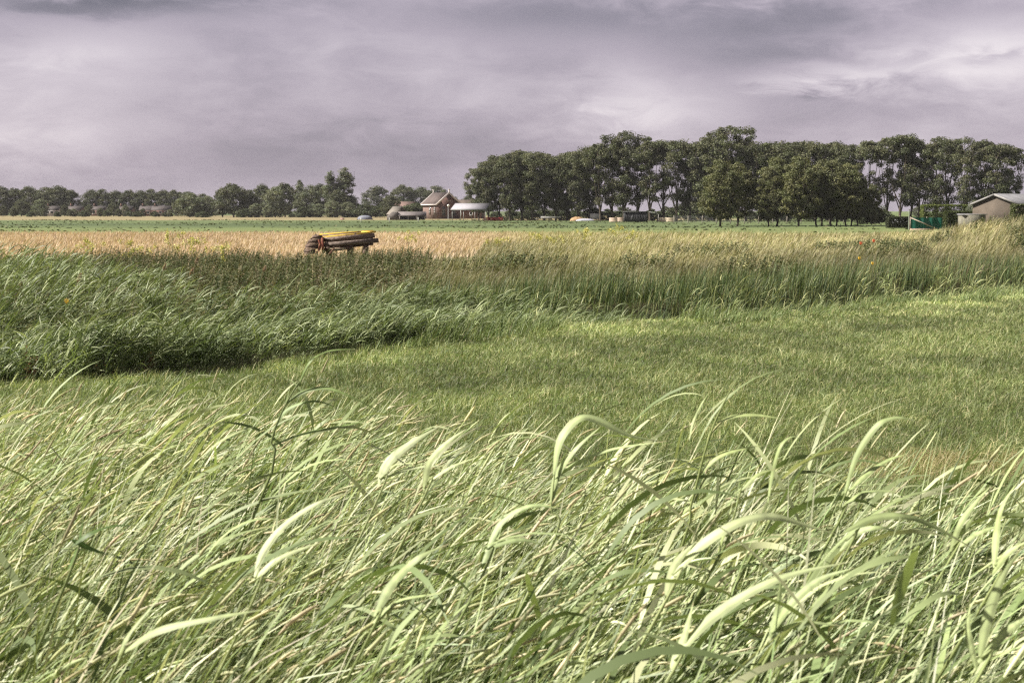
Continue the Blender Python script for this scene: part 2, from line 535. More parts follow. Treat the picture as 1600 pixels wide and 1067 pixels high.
# ------------------------------------------------------------------ reed stems with leaves (many)
def reeds(g, root, H, leaf_n, leaf_l, leaf_w, cols, lean=(.12, .1), bend=(.5, .2), az=(0, .3), leafaz=(0, .7), S=6, stemw=.005, start=.3):
    N = len(root)
    a = az[0] + az[1] * rng.standard_normal(N)
    th0 = np.abs(lean[0] + lean[1] * rng.standard_normal(N)); th1 = np.abs(bend[0] + bend[1] * rng.standard_normal(N))
    P = arcs(root, H, th0, th1, a, 8, 1.6)
    cs = cols[rng.integers(0, len(cols), N)] * (1 + .15 * rng.standard_normal((N, 1)))
    t8 = np.linspace(0, 1, 8)
    g.ribbons(P, sides(P, rng.uniform(-1, 1, N), a), np.full((N, 8), stemw) * (1 - .7 * t8)[None], np.clip(cs, .01, 1))
    for k in range(leaf_n):
        t = start + (1 - start) * (k + rng.random(N) * .9) / leaf_n
        q = t * 7; i = np.clip(q.astype(int), 0, 6); fr = (q - i)[:, None]
        ar = np.arange(N)
        rt = P[ar, i] * (1 - fr) + P[ar, i + 1] * fr
        la = leafaz[0] + leafaz[1] * rng.standard_normal(N) + np.where(rng.random(N) < .12, math.pi, 0)
        ll = leaf_l[0] + (leaf_l[1] - leaf_l[0]) * rng.random(N)
        lp = arcs(rt, ll, rng.uniform(.25, .7, N) + th0, rng.uniform(.5, 1.7, N), la, S, 1.2, .3)
        tt = np.linspace(0, 1, S)
        pr = np.interp(tt, [0, .15, .35, .7, 1], [.35, .9, 1, .7, .04])
        lw = leaf_w[0] + (leaf_w[1] - leaf_w[0]) * rng.random(N)
        lc = cs * (1 + .12 * rng.standard_normal((N, 1)))
        g.ribbons(lp, sides(lp, (.5 * rng.standard_normal(N))[:, None] + (.9 * rng.standard_normal(N))[:, None] * tt[None], la), lw[:, None] * pr[None], np.clip(lc, .01, 1))
    return P


REED = np.array([(.135, .18, .07), (.18, .225, .092), (.26, .295, .14), (.095, .13, .05)])
g = Geo()
r = scatter(3600, -20, 3.0, 18, 46, lambda x, y: (y > near_edge(x) + .1 + 1.5 * vnoise(x * .8, y * .2, 77) ** 1.5 + .6 * sstep(-5, 0, x)) & (y < near_edge(x) + 4.9 - .8 * sstep(-3, 3, x)) & (rng.random(len(x)) < 1 - .75 * sstep(-3.5, 3, x)), slope=.40, margin=2)
wd = r[:, 1] - near_edge(r[:, 0])
H = (1.02 + .36 * rng.random(len(r))) * (1 - .3 * sstep(-6, 1.5, r[:, 0])) * (.88 + .12 * sstep(.3, 2.4, wd))
H *= .72 + .5 * vnoise(r[:, 0] * .6, r[:, 1] * .5, 71)
reeds(g, r, H, 8, (.36, .68), (.012, .027), REED, lean=(.1, .08), bend=(.55, .25), leafaz=(0, .7), stemw=.008, start=.5)
r = scatter(420, -16, 1.0, 19, 36, lambda x, y: (y > near_edge(x) - .15) & (y < near_edge(x) + .5), slope=.40, margin=2)
reeds(g, r, .45 + .45 * rng.random(len(r)), 6, (.3, .6), (.012, .024), REED * 1.25, lean=(.15, .12), bend=(.5, .3), leafaz=(0, 1.0), stemw=.008, start=.12)
# the taller clump at the far left, further back
r = scatter(620, -22, -9, 30, 44, lambda x, y: (x < -.235 * y - .2 * (y - 36) * 0) & (y > near_edge(x) + 5), slope=.41, margin=2)
H = 1.35 + .5 * rng.random(len(r)); H *= .55 + .45 * sstep(-.25, -.37, r[:, 0] / r[:, 1])
reeds(g, r, H, 8, (.35, .6), (.016, .032), REED, lean=(.1, .08), bend=(.6, .2), leafaz=(0, .7), stemw=.008)
# a scattered fringe of reed along the rest of the ditch
r = scatter(520, 0, 40, 34, 75, lambda x, y: (y > near_edge(x) + .6) & (y < near_edge(x) + 4.6) & (vnoise(x * .6, y * .6, 75) > .45), slope=.40)
H = .75 + .5 * rng.random(len(r))
reeds(g, r, H, 6, (.3, .5), (.014, .026), REED * [1.5, 1.35, 1.2], lean=(.1, .1), bend=(.6, .2), stemw=.009)
o = g.build('reed_bed', M['reed'])
tag(o, 'dense wind-bent green reed bed in the ditch', 'reeds', kind='stuff')

# ------------------------------------------------------------------ dark sedge along the far side of the ditch
g = Geo()
r = scatter(17000, -3, 44, 30, 80, lambda x, y: (y > near_edge(x) + 2.1) & (y < near_edge(x) + 7.5) & (rng.random(len(x)) < .12 + 1.3 * fbm(x * .6, y * .5, 81) ** 1.5), slope=.40)
L = (.55 + .55 * rng.random(len(r))) * (.6 + .85 * fbm(r[:, 0] * .55, r[:, 1] * .4, 82)) * (1 - .25 * sstep(10, 18, r[:, 0]))
c = mixcol(len(r), [(.05, .082, .026), (.075, .112, .034), (.125, .155, .05), (.26, .27, .10)], [4, 4, 2.5, 1.2], .2)
grass(g, r, L, .012 + .012 * rng.random(len(r)), c, S=5, lean=(.08, .1), bend=(.35, .3), az=(0, .9), phi=.8)
o = g.build('sedge', M['leaf'])
tag(o, 'dark upright sedge along the far side of the ditch', 'sedge', kind='stuff')

# ------------------------------------------------------------------ bank: tall seeding grass
g = Geo()
bk = lambda x, y: ((rng.random(len(x)) < .16) | (x > -1.5 - .05 * y)) & (y > near_edge(x) + 5.5) & (y < bank_end(x) + 8) & ~((x < -2) & (y > 66 + 4 * vnoise(x * .2, y * 0, 5)))
r = scatter(76000, -34, 52, 28, 122, bk, slope=.385, margin=2, power=.5)
pn = fbm(r[:, 0] * .22, r[:, 1] * .16, 91); fine = fbm(r[:, 0] * .9, r[:, 1] * .6, 92, 2)
far = sstep(4, 30, r[:, 1] - near_edge(r[:, 0]))
right = sstep(-3, 8, r[:, 0])
L = (.38 + .4 * rng.random(len(r))) * (.7 + .6 * pn)
A = mixcol(len(r), [(.16, .155, .06), (.21, .185, .085), (.12, .13, .05), (.26, .215, .11)], [3, 3, 3, 1], .18)
B = mixcol(len(r), [(.33, .30, .13), (.42, .36, .18), (.26, .26, .10), (.36, .29, .16)], [4, 3, 3, 2], .15)
mx = np.clip(far * right * 1.0 + 1.6 * (pn - .5), 0, 1)[:, None]
c = A * (1 - mx) + B * mx
c *= (.35 + 1.25 * fine)[:, None].clip(.3, 1.5) * (.72 + .28 * far)[:, None]
brown = (sstep(17, 18, r[:, 0]) * (1 - sstep(5, 7.5, r[:, 1] - near_edge(r[:, 0]))) * (vnoise(r[:, 0] * .6, r[:, 1] * .6, 99) > .3))[:, None]
c = c * (1 - brown) + brown * np.array([.27, .18, .125]) * rng.uniform(.6, 1.3, (len(r), 1))
w = (.003 + .00023 * r[:, 1]) * (.7 + .6 * rng.random(len(r)))
lodge = fbm(r[:, 0] * .5, r[:, 1] * .35, 95, 2)
for lo, hi, be in ((0, .42, .35), (.42, .56, .8), (.56, 1.1, 1.35)):
    k = (lodge >= lo) & (lodge < hi)
    grass(g, r[k], L[k] * (1.12 - .15 * be), w[k], c[k], S=4, lean=(.2, .15), bend=(be, .35), az=(.5 * (be - .8), .55), phi=.8, prof=([0, .5, .8, 1], [.55, .6, 1, .3]))
o = g.build('bank_grass', M['leaf'])
tag(o, 'tall pale seeding grass covering the bank', 'grass', kind='stuff')

# ------------------------------------------------------------------ bank: leafy nettles and herbs
def herbs(n, region, hgt, cols, wts, pairs=9, ls=(.07, .14)):
    g = Geo()
    r = scatter(n, -34, 52, 28, 110, region, slope=.385, margin=2)
    H = (hgt[0] + (hgt[1] - hgt[0]) * rng.random(n)) * (.75 + .45 * vnoise(r[:, 0] * .5, r[:, 1] * .3, 101))
    a = rng.uniform(-.6, .6, n)
    P = arcs(r, H, np.abs(.1 * rng.standard_normal(n)), np.abs(.25 + .2 * rng.standard_normal(n)), a, 5, 1.5)
    cs = mixcol(n, cols, wts, .18)
    g.ribbons(P, sides(P, rng.uniform(-1, 1, n), a), np.full((n, 5), .014), cs * .9)
    for k in range(pairs * 2):
        t = .2 + .8 * (k // 2 + rng.random(n)) / pairs
        q = np.clip(t, 0, .999) * 4; i = q.astype(int); fr = (q - i)[:, None]; ar = np.arange(n)
        rt = P[ar, i] * (1 - fr) + P[ar, i + 1] * fr
        la = rng.uniform(0, 2 * math.pi, n)
        ll = (ls[0] + (ls[1] - ls[0]) * rng.random(n)) * (1.25 - .6 * t)
        lp = arcs(rt, ll * 1.3, rng.uniform(.7, 1.4, n), rng.uniform(.2, .8, n), la, 3, 1)
        g.ribbons(lp, sides(lp, .5 * rng.standard_normal(n), la), ll[:, None] * np.array([.15, .7, .06])[None], cs * (1 + .12 * rng.standard_normal((n, 1))))
    return g


reg = lambda x, y: (x < -1 - .05 * y + .5) & (y > near_edge(x) + 7) & (y < 62 + 8 * vnoise(x * .3, y * 0, 5)) & (rng.random(len(x)) < .2 + .8 * sstep(10, 28, y - near_edge(x)))
g = herbs(6500, reg, (.55, 1.05), [(.072, .086, .037), (.10, .112, .05), (.145, .138, .07), (.20, .165, .10)], [4, 3, 2.4, 1.6], 11, (.045, .105))
o = g.build('nettles', M['herb']); tag(o, 'dark leafy nettle thicket beside the ripe strip', 'nettles', kind='stuff')
reg = lambda x, y: (x > -5) & (y > near_edge(x) + 7) & (y < 62 + .9 * x) & (fbm(x * .22, y * .16, 111) > .56)
g = herbs(2300, reg, (.4, .85), [(.07, .09, .038), (.10, .115, .05), (.17, .155, .085), (.25, .24, .11)], [4, 4, 1.5, 1.2], 9, (.06, .13))
o = g.build('bank_herbs', M['herb']); tag(o, 'brownish green herbs in patches on the grassy bank', 'herbs', kind='stuff')

# ------------------------------------------------------------------ ripe strip and field growth
g = Geo()
r = scatter(52000, -75, 60, 64, 181, lambda x, y: (y > bank_end(x) - 14) & (x < .1 * y + 9 * (vnoise(x * .1, y * .06, 123) - .5)), slope=.39, power=.6)
pn = fbm(r[:, 0] * .1, r[:, 1] * .05, 121)
c = mixcol(len(r), [(.42, .325, .215), (.36, .275, .18), (.49, .39, .275), (.31, .26, .16)], [4, 3, 2, 1], .12) * (.8 + .4 * pn)[:, None]
fade = sstep(-.04, .03, r[:, 0] / r[:, 1])[:, None]
c = c * (1 - fade) + fade * mixcol(len(r), [(.36, .33, .16), (.28, .27, .11), (.42, .36, .2)], [1, 1, 1], .12)
grass(g, r, .3 + .25 * rng.random(len(r)), .03 + .04 * rng.random(len(r)), c, S=3, lean=(.2, .2), bend=(.6, .4), az=(0, .6), phi=.9)
o = g.build('ripe_grass', M['head']); tag(o, 'golden ripe grass strip behind the bank', 'grass', kind='stuff')

g = Geo()
r = scatter(4000, -140, 100, 185, 420, lambda x, y: (vnoise(x * .035, y * .11, 151) * (.6 + .8 * vnoise(x * .3, y * .4, 152)) > .62), slope=.39)
c = mixcol(len(r), [(.085, .105, .045), (.10, .118, .05), (.16, .15, .075)], [3, 3, 1], .12)
grass(g, r, .1 + .14 * rng.random(len(r)), .4 + .5 * rng.random(len(r)), c, S=3, lean=(.4, .3), bend=(.8, .4), az=(0, 1.5), phi=.9)
o = g.build('field_rushes', M['herb']); tag(o, 'dark rush tufts in bands across the far green field', 'rushes', kind='stuff')

# ------------------------------------------------------------------ foreground growth on the dike
g = Geo()
fg = lambda x, y: (y < crest(x) + 1.4 * rng.random(len(x)))
r = scatter(23000, -6, 5, 1.55, 9, fg, slope=.42, margin=.7)
pn = fbm(r[:, 0] * 2.2, r[:, 1] * 1.8, 131)
L = (.40 + .58 * rng.random(len(r)) ** 1.3) * (.42 + 1.05 * pn)
low = 1 - .35 * sstep(.45, .7, fbm(r[:, 0] * .8 + 3, r[:, 1] * 1.1, 133))
c = mixcol(len(r), [(.17, .20, .075), (.28, .31, .14), (.09, .12, .04), (.46, .46, .27), (.56, .53, .36)], [4, 4, 5, 2.2, 1.4], .22)  # greens and straw; the palest blades also paint in sun highlights
w = (.0042 + .009 * rng.random(len(r)) ** 1.4)
c = c * np.stack([low, low ** .6, low], -1)
grass(g, r, L, w, c, S=7, lean=(.22, .14), bend=(.8, .45), az=(0, .45), phi=.6, p=1.5)
r = scatter(9000, -6, 5, 1.55, 9, fg, slope=.42, margin=.7)          # a few wider blades
L = .6 + .45 * rng.random(len(r))
c = mixcol(len(r), [(.22, .27, .11), (.34, .39, .2), (.52, .55, .36), (.09, .13, .045)], [3, 4, 4, 2], .18)
grass(g, r, L, .008 + .009 * rng.random(len(r)), c, S=8, lean=(.12, .1), bend=(1.1, .45), az=(0, .4), phi=.6, p=1.6)
o = g.build('tall_grass', M['leaf'])
tag(o, 'tall wind-bent pale grass on the dike in front', 'grass', kind='stuff')

g = Geo()
r = scatter(3000, -6, 5, 1.6, 8.6, lambda x, y: fg(x, y) & (rng.random(len(x)) < np.interp(x / y, [-.4, -.05, .15, .4], [1, .75, .3, .2])), slope=.42, margin=.6)
n = len(r)
H = (.72 + .3 * rng.random(n)) * (.85 + .25 * fbm(r[:, 0], r[:, 1], 141))
a = .35 * rng.standard_normal(n)
th0, th1 = np.abs(.1 + .1 * rng.standard_normal(n)), np.clip(1.05 + .3 * rng.standard_normal(n), .2, 1.7)
P = arcs(r, H, th0, th1, a, 10, 2.0)
c = mixcol(n, [(.52, .50, .28), (.62, .60, .37), (.44, .39, .22), (.42, .46, .21)], [3, 3, 1.5, 2], .14)
g.ribbons(P, sides(P, rng.uniform(-1, 1, n), a), np.full((n, 10), .0022), c * np.array([.62, .78, .6]))
d = P[:, -1] - P[:, -2]; d /= np.linalg.norm(d, axis=1, keepdims=True)
hl = .04 + .075 * rng.random(n) ** 1.3; t = np.linspace(0, 1, 6)
hp = P[:, -1][:, None] + d[:, None] * (hl[:, None] * t[None])[..., None]
hp[..., 2] -= (hl * rng.uniform(-.15, .3, n))[:, None] * t[None] ** 2
rad = np.array([.35, .9, 1, .95, .75, .15])[None] * (.0028 + .0020 * rng.random(n))[:, None]
g.tubes(hp, rad, c, 5)
for k in range(16):                                                       # bristles
    q = rng.random(n) * .95; i = np.clip((q * 5).astype(int), 0, 4); ar = np.arange(n)
    b0 = hp[ar, i] + (hp[ar, i + 1] - hp[ar, i]) * (q * 5 - i)[:, None]
    dv = d * .8 + rng.normal(0, .5, (n, 3)); dv /= np.linalg.norm(dv, axis=1, keepdims=True)
    bl_ = (.007 + .008 * rng.random(n))[:, None]; sv = np.cross(dv, rng.normal(0, 1, (n, 3))); sv /= np.linalg.norm(sv, axis=1, keepdims=True)
    g.add(np.stack([b0 - sv * .0014, b0 + sv * .0014, b0 + dv * bl_], 1).reshape(-1, 3), np.arange(n * 3).reshape(-1, 3), np.repeat(c * rng.uniform(.85, 1.2), 3, 0).clip(0, .9))
o = g.build('seeding_grass', M['head'])
tag(o, 'straw-coloured seed heads nodding among the tall grass', 'grass', kind='stuff')

g = Geo()
r = scatter(340, -5, 4, 1.7, 7.5, lambda x, y: (y < crest(x) + .3) & (rng.random(len(x)) < np.interp(x / y, [-.4, -.1, .1, .4], [.3, .5, 1, 1])), slope=.42, margin=.4)
FREED = np.array([(.25, .31, .125), (.34, .38, .185), (.46, .48, .27), (.13, .18, .06)])
reeds(g, r, .72 + .3 * rng.random(len(r)), 5, (.24, .46), (.008, .021), FREED, lean=(.12, .1), bend=(.6, .2), leafaz=(0, .5), S=8, stemw=.004, start=.35)
o = g.build('young_reeds', M['reed'])
tag(o, 'young broad-leaved reeds mixed through the tall grass', 'reeds', kind='stuff')


# ------------------------------------------------------------------ single reed plants that stand out in front
def spline(p, n):
    p = np.array(p, float)
    if len(p) == 2: return p[0] + (p[1] - p[0]) * np.linspace(0, 1, n)[:, None]
    q = np.vstack([2 * p[0] - p[1], p, 2 * p[-1] - p[-2]])
    out = []
    for t in np.linspace(0, len(p) - 1 - 1e-6, n):
        i = int(t); u = t - i; a, b, c_, d = q[i:i + 4]
        out.append(.5 * ((2 * b) + (c_ - a) * u + (2 * a - 5 * b + 4 * c_ - d) * u * u + (3 * b - a - 3 * c_ + d) * u ** 3))
    return np.array(out)


def reed_plant(label, Yd, stem, leaves, green=(.24, .31, .13)):
    """stem and leaves as centre lines; the root stands on the dike at the stem's foot"""
    green = tuple(np.array(green) * (1.03, 1.0, .86))
    s3 = [at(px, py, Yd) for px, py in stem]
    foot = s3[0].copy()
    rx, ry = foot[0] - .42 * (foot[2] - 1.3) - .05, Yd + rng.uniform(.05, .2)
    base = np.array([rx, ry, float(gz(rx, ry))])
    t = thing('reed_plant', label, 'reed', base, 0, 'reeds standing out of the foreground grass')
    pts = spline(np.vstack([[[0, 0, 0]], np.array(s3) - base]), 14)
    g = Geo().tube(pts, np.linspace(.0046, .0014, 14), (max(green[0], .2) * .95, max(green[1], .25) * .95, max(green[2], .1) * .8), 6)
    g.build('stem', M['reed'], t, True)
    for pl, wmm in leaves:
        n = len(pl)
        dep = np.cumsum([0] + [rng.uniform(-.02, .035) for _ in range(n - 1)])
        p3 = np.array([at(px, py, Yd + dz) for (px, py), dz in zip(pl, dep)]) - base
        P = spline(p3, 22)[None]
        T = np.gradient(P[0], axis=0); T /= np.linalg.norm(T, axis=1, keepdims=True)
        tt = np.linspace(0, 1, 22)
        nh = np.array([-.35 + rng.uniform(-.25, .25), -.62, .7 + rng.uniform(-.15, .2)])
        tw = rng.uniform(-.5, .5) * tt
        sd = np.cross(T, nh); sd /= np.linalg.norm(sd, axis=1, keepdims=True)
        nn = np.cross(sd, T)
        sd = sd * np.cos(tw)[:, None] + nn * np.sin(tw)[:, None]
        wv = np.interp(tt, [0, .06, .2, .4, .65, .85, 1], [.3, .62, .95, 1, .68, .3, .02]) * wmm * .66 / 1000
        c = np.array(green) * rng.uniform(.85, 1.25)
        rows = c[None] * (1 + .10 * rng.standard_normal((22, 1))) * np.ones((22, 3))
        dr = (sstep(rng.uniform(.78, .95), 1.0, tt) * rng.uniform(.3, 1))[:, None]
        rows = rows * (1 - dr) + np.array([.42, .34, .2]) * dr
        vc = np.repeat(rows[:, None], 5, 1) * np.array([.88, 1.1, 1.28, .96, .84])[None, :, None]
        wv = wv * (1 + .07 * np.sin(tt * rng.uniform(9, 17) + rng.uniform(0, 6)))
        G = Geo().blade(P[0], sd, wv); G.c[0] = vc.reshape(-1, 3).clip(.01, .8)
        G.build('leaf', M['reed'], t, True)
    return t


reed_plant('tall dark green reed with one leaf arched high against the meadow', 3.7,
           [(405, 780), (420, 690), (445, 630), (470, 590), (486, 556)],
           [([(462, 606), (482, 566), (508, 550), (536, 546), (566, 547)], 13), ([(444, 632), (470, 614), (505, 607), (540, 618), (600, 648)], 20),
            ([(418, 700), (470, 680), (530, 668), (585, 655)], 16), ([(425, 670), (448, 640), (490, 628), (530, 640)], 16)], (.13, .19, .06))
reed_plant('reed with a broad pale leaf folded over at its top in mid meadow', 3.4,
           [(855, 880), (862, 800), (868, 740)],
           [([(866, 745), (876, 690), (905, 656), (935, 658), (985, 682), (1040, 693)], 36), ([(862, 790), (872, 745), (900, 705), (940, 668)], 34),
            ([(868, 752), (900, 728), (960, 704), (1048, 691)], 22)], (.30, .37, .19))
reed_plant('slender upright reed with a level pale leaf held out near its tip', 3.5,
           [(1052, 900), (1085, 790), (1110, 690), (1135, 628), (1158, 588)],
           [([(1124, 662), (1150, 652), (1185, 650), (1215, 654), (1248, 658)], 20), ([(1098, 745), (1125, 718), (1168, 703), (1200, 698)], 18),
            ([(1088, 790), (1110, 750), (1150, 728), (1185, 722)], 16), ([(1080, 690), (1086, 660), (1100, 630), (1112, 612)], 10)], (.25, .31, .13))
reed_plant('thin reed whose single leaf hooks over like a crook', 3.3,
           [(1200, 840), (1207, 780)], [([(1206, 790), (1212, 745), (1224, 700), (1244, 684), (1262, 694), (1270, 708)], 17)], (.23, .29, .13))
reed_plant('tall reed with a nodding top leaf pointing right over the meadow', 3.3,
           [(1305, 850), (1320, 800), (1335, 760)],
           [([(1328, 775), (1345, 715), (1375, 668), (1400, 655), (1425, 656), (1452, 668)], 24), ([(1334, 772), (1360, 745), (1395, 722), (1424, 712)], 20),
            ([(1326, 795), (1355, 775), (1385, 771), (1420, 774)], 22)], (.26, .33, .15))
reed_plant('reed with a long leaf arching down to the right over pale grass', 3.0,
           [(1318, 900), (1330, 850)],
           [([(1328, 838), (1370, 816), (1420, 812), (1470, 828), (1540, 868)], 26), ([(1322, 868), (1350, 838), (1385, 830), (1415, 838)], 22)], (.27, .34, .16))
reed_plant('reed with a wide bright leaf bowed over the seed heads', 2.7,
           [(1040, 960), (1055, 905)],
           [([(1053, 915), (1100, 860), (1160, 822), (1210, 812), (1260, 824), (1318, 842)], 32), ([(1046, 940), (1060, 890), (1095, 850)], 28)], (.36, .42, .24))
reed_plant('pair of stiff pointed reed leaves rising beside the crook-leaved reeds', 3.1,
           [(1488, 900), (1500, 860)],
           [([(1498, 868), (1512, 825), (1535, 790), (1560, 762)], 22), ([(1500, 868), (1518, 835), (1542, 800)], 18), ([(1506, 866), (1540, 840), (1575, 828), (1602, 830)], 20)], (.30, .37, .18))
reed_plant('reed leaning in at the right edge with one long upright leaf', 2.8,
           [(1560, 940), (1568, 890)],
           [([(1568, 895), (1570, 840), (1578, 795), (1604, 752)], 24), ([(1566, 905), (1590, 870), (1625, 850)], 20)], (.27, .33, .15))
reed_plant('reed with a broad white-green leaf streaming right from the seed heads', 3.5,
           [(580, 800), (590, 750)],
           [([(590, 755), (612, 718), (645, 692), (695, 662)], 36), ([(588, 765), (600, 725), (640, 690)], 24), ([(594, 752), (640, 735), (700, 730)], 16)], (.38, .44, .27))
reed_plant('reed with a ribbon leaf narrowing to a point beside the broad white-green leaf', 3.4,
           [(652, 800), (660, 765)], [([(660, 770), (670, 725), (700, 692), (728, 672)], 28), ([(660, 765), (700, 735), (750, 715)], 18)], (.34, .40, .22))
reed_plant('reed with a shining curved leaf in the lower left grass', 2.7,
           [(372, 980), (390, 910)],
           [([(390, 910), (405, 868), (440, 825), (490, 792), (545, 772)], 27), ([(388, 915), (430, 880), (500, 852)], 20)], (.38, .44, .26))
reed_plant('reed with a dark green leaf kinked back near the left edge', 2.6,
           [(80, 940), (100, 862)], [([(100, 860), (130, 840), (165, 828), (215, 826)], 18), ([(100, 850), (125, 862), (155, 874)], 18), ([(92, 900), (110, 860), (122, 800)], 14)], (.08, .14, .035))
reed_plant('reed with a wide pale leaf sweeping up from the bottom of the grass', 2.4,
           [(1040, 1100), (1060, 1045)],
           [([(1060, 1045), (1110, 985), (1180, 935), (1250, 905), (1345, 884)], 30), ([(1055, 1060), (1075, 1010), (1090, 950)], 28)], (.36, .43, .24))
reed_plant('reed with a blunt broad leaf low in the middle of the seed heads', 2.5,
           [(560, 1030), (580, 975)],
           [([(580, 975), (610, 920), (650, 880), (700, 856)], 30), ([(578, 985), (620, 950), (690, 935)], 22)], (.28, .35, .17))
reed_plant('reed with long flat leaves spreading along the bottom left', 2.35,
           [(150, 1090), (170, 1040)],
           [([(170, 1040), (230, 1000), (320, 978), (410, 962)], 24), ([(168, 1045), (190, 1000), (250, 930)], 18)], (.28, .34, .17))
reed_plant('reed with upright sword-like leaves in the bottom right corner', 2.35,
           [(1535, 1100), (1550, 1040)],
           [([(1550, 1040), (1560, 980), (1580, 915), (1612, 860)], 28), ([(1548, 1050), (1590, 1000), (1640, 965)], 24), ([(1545, 1060), (1530, 1000), (1532, 950)], 18)], (.32, .39, .2))
reed_plant('reed with a stiff bright blade crossing the lower right seed heads', 2.5,
           [(1200, 1060), (1215, 1000)],
           [([(1215, 1000), (1245, 955), (1290, 915), (1345, 895)], 26), ([(1213, 1010), (1225, 960), (1230, 900)], 20), ([(1216, 1000), (1270, 985), (1330, 990)], 20)], (.28, .35, .17))
reed_plant('slim pale-stemmed reed with short leaves between the crook and the level-leaved reed', 3.2,
           [(1118, 900), (1150, 820), (1165, 760)], [([(1140, 845), (1175, 815), (1225, 806)], 20), ([(1160, 775), (1190, 745), (1222, 735)], 16), ([(1128, 870), (1140, 830), (1150, 790)], 14)], (.26, .32, .14))
reed_plant('reed with a drooping grey-green leaf at the centre of the grass', 2.9,
           [(742, 930), (760, 860)], [([(758, 870), (785, 820), (830, 795), (880, 800)], 24), ([(752, 895), (770, 850), (790, 800)], 20), ([(760, 865), (810, 850), (860, 860)], 18)], (.24, .31, .15))


# ------------------------------------------------------------------ single plants on the bank
def flower_plant(name, label, cat, group, px, py_top, Yd, H=None, kind='mustard'):
    p = at(px, py_top, Yd)
    z0 = float(gz(p[0], Yd)); H = p[2] - z0
    t = thing(name, label, cat, (p[0], Yd, z0), 0, group)
    g = Geo(); fl = Geo()
    if kind == 'mustard':
        g.tube(spline([[-.1, 0, 0], [-.04, 0, H * .6], [0, 0, H * .95]], 6), np.linspace(.012, .006, 6), (.2, .24, .07), 5)
        for k in range(10):
            b = rng.uniform(.5, .95); fl = Geo(); e = np.array([rng.normal(.1, .28), rng.normal(0, .22), H * (b + rng.uniform(.02, .16))])
            g.tube(spline([[-.04, 0, H * b], e * [.6, .6, 1] - [0, 0, .05], e], 4), .004, (.26, .29, .08), 4)
            m = 40
            c = e + rng.normal(0, .055, (m, 3)) * [1, 1, 1.3]
            d = rng.normal(0, 1, (m, 3)); d /= np.linalg.norm(d, axis=1, keepdims=True)
            u = np.cross(d, [0, .3, 1]); u /= np.linalg.norm(u, axis=1, keepdims=True); v = np.cross(d, u)
            s = rng.uniform(.016, .034, (m, 1))
            q = np.stack([c - u * s, c - v * s, c + u * s, c + v * s], 1).reshape(-1, 3)
            cc = mixcol(m, [(.62, .55, .10), (.5, .48, .12), (.34, .36, .10)], [3, 2, 2], .1)
            fl.add(q, np.arange(m * 4).reshape(-1, 4), np.repeat(cc, 4, 0)).build('blossom', M['leaf'], t)
        g.build('stem', M['leaf'], t)
    elif kind == 'plume':
        pts = spline([[-.16, 0, 0], [-.1, 0, H * .5], [-.03, 0, H * .82], [.06, 0, H]], 9)
        g.tube(pts, np.linspace(.008, .003, 9), (.34, .28, .15), 5).build('stem', M['head'], t)
        n = 150
        q = rng.random(n) * .3 + .7
        i = np.clip((q * 8).astype(int), 0, 7); rt = pts[i] + (pts[i + 1] - pts[i]) * (q * 8 - i)[:, None]
        L = .13 * (1.15 - (q - .7) / .3 * .8)
        grass(fl, rt, L, np.full(n, .012), mixcol(n, [(.36, .25, .18), (.44, .33, .25), (.30, .22, .14)], [1, 1, 1], .1), S=4, lean=(.5, .3), bend=(.7, .4), az=(0, 1.0))
        fl.build('plume', M['head'], t)
    elif kind == 'dock':
        for k in range(4):
            e = np.array([rng.normal(.02, .12), rng.normal(0, .08), H * rng.uniform(.8, 1)])
            pts = spline([[0, 0, 0], e * [.4, .4, .5], e], 8)
            g.tube(pts, np.linspace(.007, .003, 8), (.20, .115, .06), 5)
            n = 130
            q = rng.random(n) * .6 + .4; i = np.clip((q * 7).astype(int), 0, 6); rt = pts[i] + (pts[i + 1] - pts[i]) * (q * 7 - i)[:, None]
            rt = rt + rng.normal(0, .022, (n, 3))
            grass(fl, rt, np.full(n, .03), np.full(n, .022), mixcol(n, [(.23, .12, .06), (.32, .19, .1), (.17, .09, .05)], [1, 1, 1], .12), S=3, lean=(.6, .4), bend=(.4, .3), az=(0, 2))
        g.build('stem', M['head'], t); fl.build('dry_blossom', M['head'], t)
    else:
        cc = {'orange': (.72, .17, .06), 'yellow': (.75, .5, .03)}[kind]
        g.tube(spline([[-.06, 0, 0], [-.02, 0, H * .6], [0, 0, H * .93]], 6), np.linspace(.009, .005, 6), (.12, .17, .05), 5)
        g.build('stem', M['leaf'], t)
        s = .075 if kind == 'orange' else .06
        for k in range(7):
            a = k * 2.4; tip = np.array([math.cos(a) * s * .55, math.sin(a) * s * .55, H * 1.0 + s * (.6 if k % 2 else 1.0)])
            b0 = np.array([0, 0, H * .92])
            P = spline([b0, (b0 + tip) / 2 + np.array([math.cos(a), math.sin(a), 0]) * s * .35, tip], 6)[None]
            aa = np.array([a])
            Pw = np.interp(np.linspace(0, 1, 6), [0, .5, 1], [.2, 1, .15]) * s * .9
            fl.folded(P, sides(P, np.zeros(1), aa), Pw[None], np.array(cc)[None] * rng.uniform(.85, 1.1))
        fl.build('petal', M['leaf'], t)
    return t


